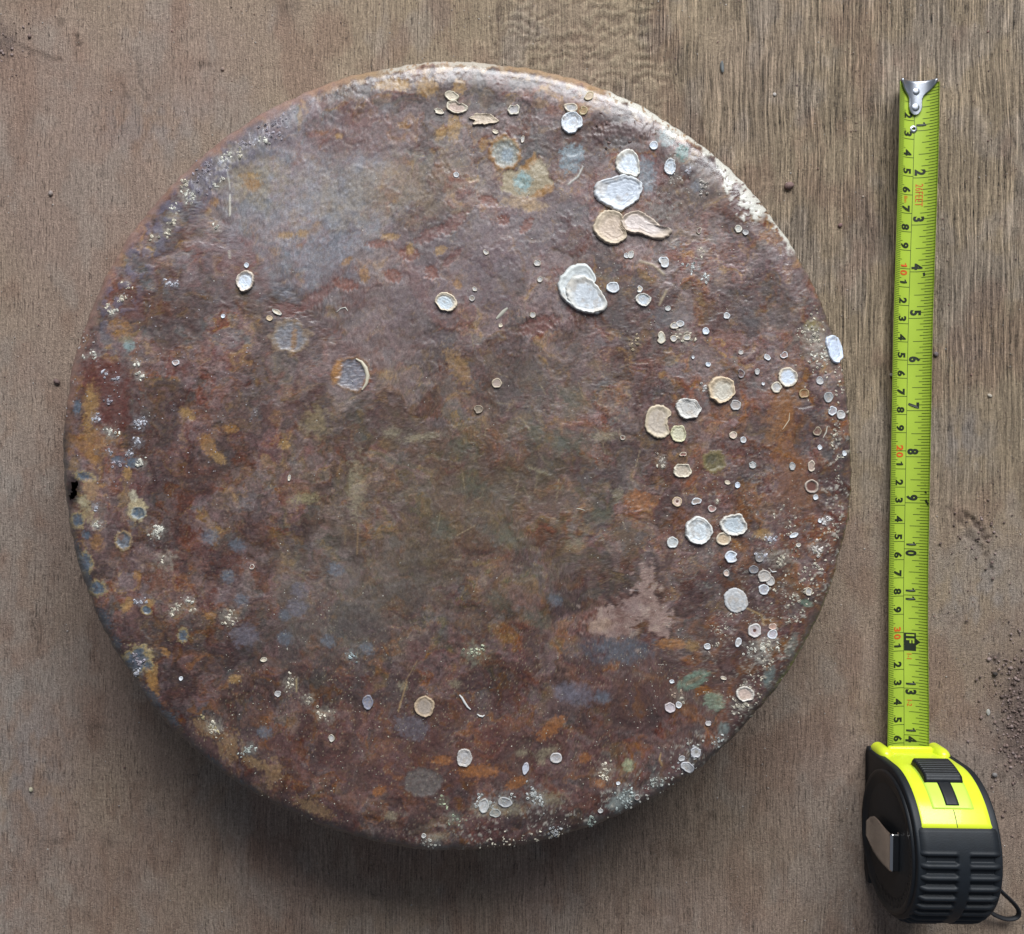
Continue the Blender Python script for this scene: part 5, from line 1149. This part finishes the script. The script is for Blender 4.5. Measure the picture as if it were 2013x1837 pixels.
# mouth lip
def box(name, f0, f1, x0, x1, z0, z1, mat, parent, bev=.0008):
    import bmesh
    bm = bmesh.new(); vs = [bm.verts.new(loc(a, b, c)) for a in (f0, f1) for b in (x0, x1) for c in (z0, z1)]
    for q in ((0, 1, 3, 2), (4, 6, 7, 5), (0, 4, 5, 1), (2, 3, 7, 6), (0, 2, 6, 4), (1, 5, 7, 3)): bm.faces.new([vs[i] for i in q])
    bmesh.ops.recalc_face_normals(bm, faces=bm.faces)
    bmesh.ops.bevel(bm, geom=list(bm.edges), offset=bev, segments=3, affect='EDGES', profile=.5)
    me = bpy.data.meshes.new(name); bm.to_mesh(me); bm.free(); me.materials.append(mat)
    me.polygons.foreach_set('use_smooth', np.ones(len(me.polygons), dtype=bool))
    o = bpy.data.objects.new(name, me); COL.objects.link(o); o.parent = parent; return o
box('mouth_lip', .0385, .0432, -.0125, .0125, .0098, .0135, M_yel, body, .0015)
# moulding seam down the middle of the case
patch('seam', math.radians(49), math.radians(61.5), -.00016, .00016, lambda A, X_: np.full(len(A), RB + .00012), M_rub, body, 20, 3, .0006)
patch('seam', math.radians(-14), math.radians(2), -.00016, .00016, lambda A, X_: RB / np.maximum(np.cos(np.minimum(A, 0)), .5) + .00012, M_rub, body, 20, 3, .0006)
# lock plate, button and stem
plate = patch('lock_plate', math.radians(6), math.radians(48.5), -.0105, .0105, lambda A, X_: RB + .0004 - edge_round(X_, .0105, .0004), M_yel2, tape, 30, 14, .0012)
def btn(A, X_):
    deg = np.degrees(A); r = RB + .0040 - 1.0 * edge_round(X_, .0098, .0012) - .0014 * ss(24, 27, deg) - .0030 * ss(3.5, 0, deg)
    ph = ((deg - 3) / 2.55) % 1.0
    return r - .0005 * ss(.35, .5, np.abs(ph - .5) * 1.0) * (deg > 3) * (deg < 24) - .0004 * (1 - np.abs(ph - .5) * 2) * 0
patch('lock_button', math.radians(0), math.radians(27), -.0098, .0098, btn, M_blk, tape, 120, 24, .0040)
patch('button_stem', math.radians(27), math.radians(46), -.0034, .0034, lambda A, X_: RB + .0011 - edge_round(X_, .0034, .0004), M_blk, tape, 24, 10, .0015)

# belt clip on the left side
def clip():
    th = .0009; rows = []
    # profile: goes from body out over a fold and down; (x offset from centre, z)
    prof = [(-.0204, .0500), (-.0206, .0524), (-.0214, .0536), (-.0252, .0537), (-.0262, .0527), (-.0263, .0480), (-.0260, .0400), (-.0254, .0320), (-.0250, .0260), (-.0251, .0205), (-.0260, .0170)]
    halfw = [.0098, .0098, .0098, .0098, .0098, .0098, .0102, .0104, .0098, .0076, .0040]
    prof = np.array(prof); t = np.linspace(0, len(prof) - 1, 46); px = np.interp(t, range(len(prof)), prof[:, 0]); pz = np.interp(t, range(len(prof)), prof[:, 1]); hw = np.interp(t, range(len(prof)), halfw)
    nw = 15; A_, B_ = [], []
    for k in range(len(t)):
        d = np.array([px[min(k + 1, 45)] - px[max(k - 1, 0)], pz[min(k + 1, 45)] - pz[max(k - 1, 0)]]); d /= np.linalg.norm(d); nx_, nz_ = -d[1], d[0]
        for j in range(nw):
            y_ = -hw[k] + 2 * hw[k] * j / (nw - 1)
            A_.append(loc(-.0010 + y_, px[k], pz[k])); B_.append(loc(-.0010 + y_, px[k] + nx_ * th, pz[k] + nz_ * th))
    g = np.arange(46 * nw).reshape(46, nw); q = np.stack([g[:-1, :-1], g[:-1, 1:], g[1:, 1:], g[1:, :-1]], -1).reshape(-1, 4); n0 = 46 * nw
    per = np.concatenate([g[0, :], g[1:, -1], g[-1, -2::-1], g[-2:0:-1, 0]])
    fs = np.vstack([q, (q + n0)[:, ::-1], np.stack([per, np.roll(per, -1), np.roll(per, -1) + n0, per + n0], 1)])
    return fix_normals(make_mesh('belt_clip', np.array(A_ + B_), fs, M_clip, tape))
clip()

# wrist strap: flat cord loop at the back right
def ribbon(name, pts, w, t, mat, parent):
    P = catmull_open(np.array(pts, float), 60); V_ = []
    for k in range(len(P)):
        d = P[min(k + 1, len(P) - 1)] - P[max(k - 1, 0)]; d /= np.linalg.norm(d)
        side = np.cross(d, (0, 0, 1)); side /= np.linalg.norm(side); upv = np.cross(side, d)
        tw = .5
        a = side * math.cos(tw) + upv * math.sin(tw); b = -side * math.sin(tw) + upv * math.cos(tw)
        for sx, sy in ((-1, -1), (-.3, -1.2), (1, -1), (1.1, 0), (1, 1), (.3, 1.2), (-1, 1), (-1.1, 0)): V_.append(P[k] + a * t / 2 * sx * 1.0 + b * w / 2 * sy * .9)
    n = 8; f = [(k * n + j, k * n + (j + 1) % n, (k + 1) * n + (j + 1) % n, (k + 1) * n + j) for k in range(len(P) - 1) for j in range(n)]
    f.append(tuple(range(n))); f.append(tuple((len(P) - 1) * n + j for j in range(n)))
    return fix_normals(make_mesh(name, V_, f, mat, parent))
def catmull_open(P, m):
    P = np.vstack([2 * P[0] - P[1], P, 2 * P[-1] - P[-2]]); n = len(P) - 3; out = []
    for t in np.linspace(0, n - 1e-6, m):
        i = int(t); f = t - i; p0, p1, p2, p3 = P[i], P[i + 1], P[i + 2], P[i + 3]
        out.append(.5 * ((2 * p1) + (-p0 + p2) * f + (2 * p0 - 5 * p1 + 4 * p2 - p3) * f * f + (-p0 + 3 * p1 - 3 * p2 + p3) * f ** 3))
    return np.array(out)
def wp(u, v, z): x, y = world_xy(u, v, z); return (x, y, z)
ribbon('wrist_strap', [wp(1925, 1722, .012), wp(1956, 1742, .014), wp(1978, 1762, .012), wp(1996, 1780, .008), wp(2003, 1794, .006), wp(1998, 1804, .005), wp(1980, 1807, .005), wp(1960, 1801, .006), wp(1940, 1790, .008), wp(1905, 1780, .010)], .0026, .0011, M_strap, tape)
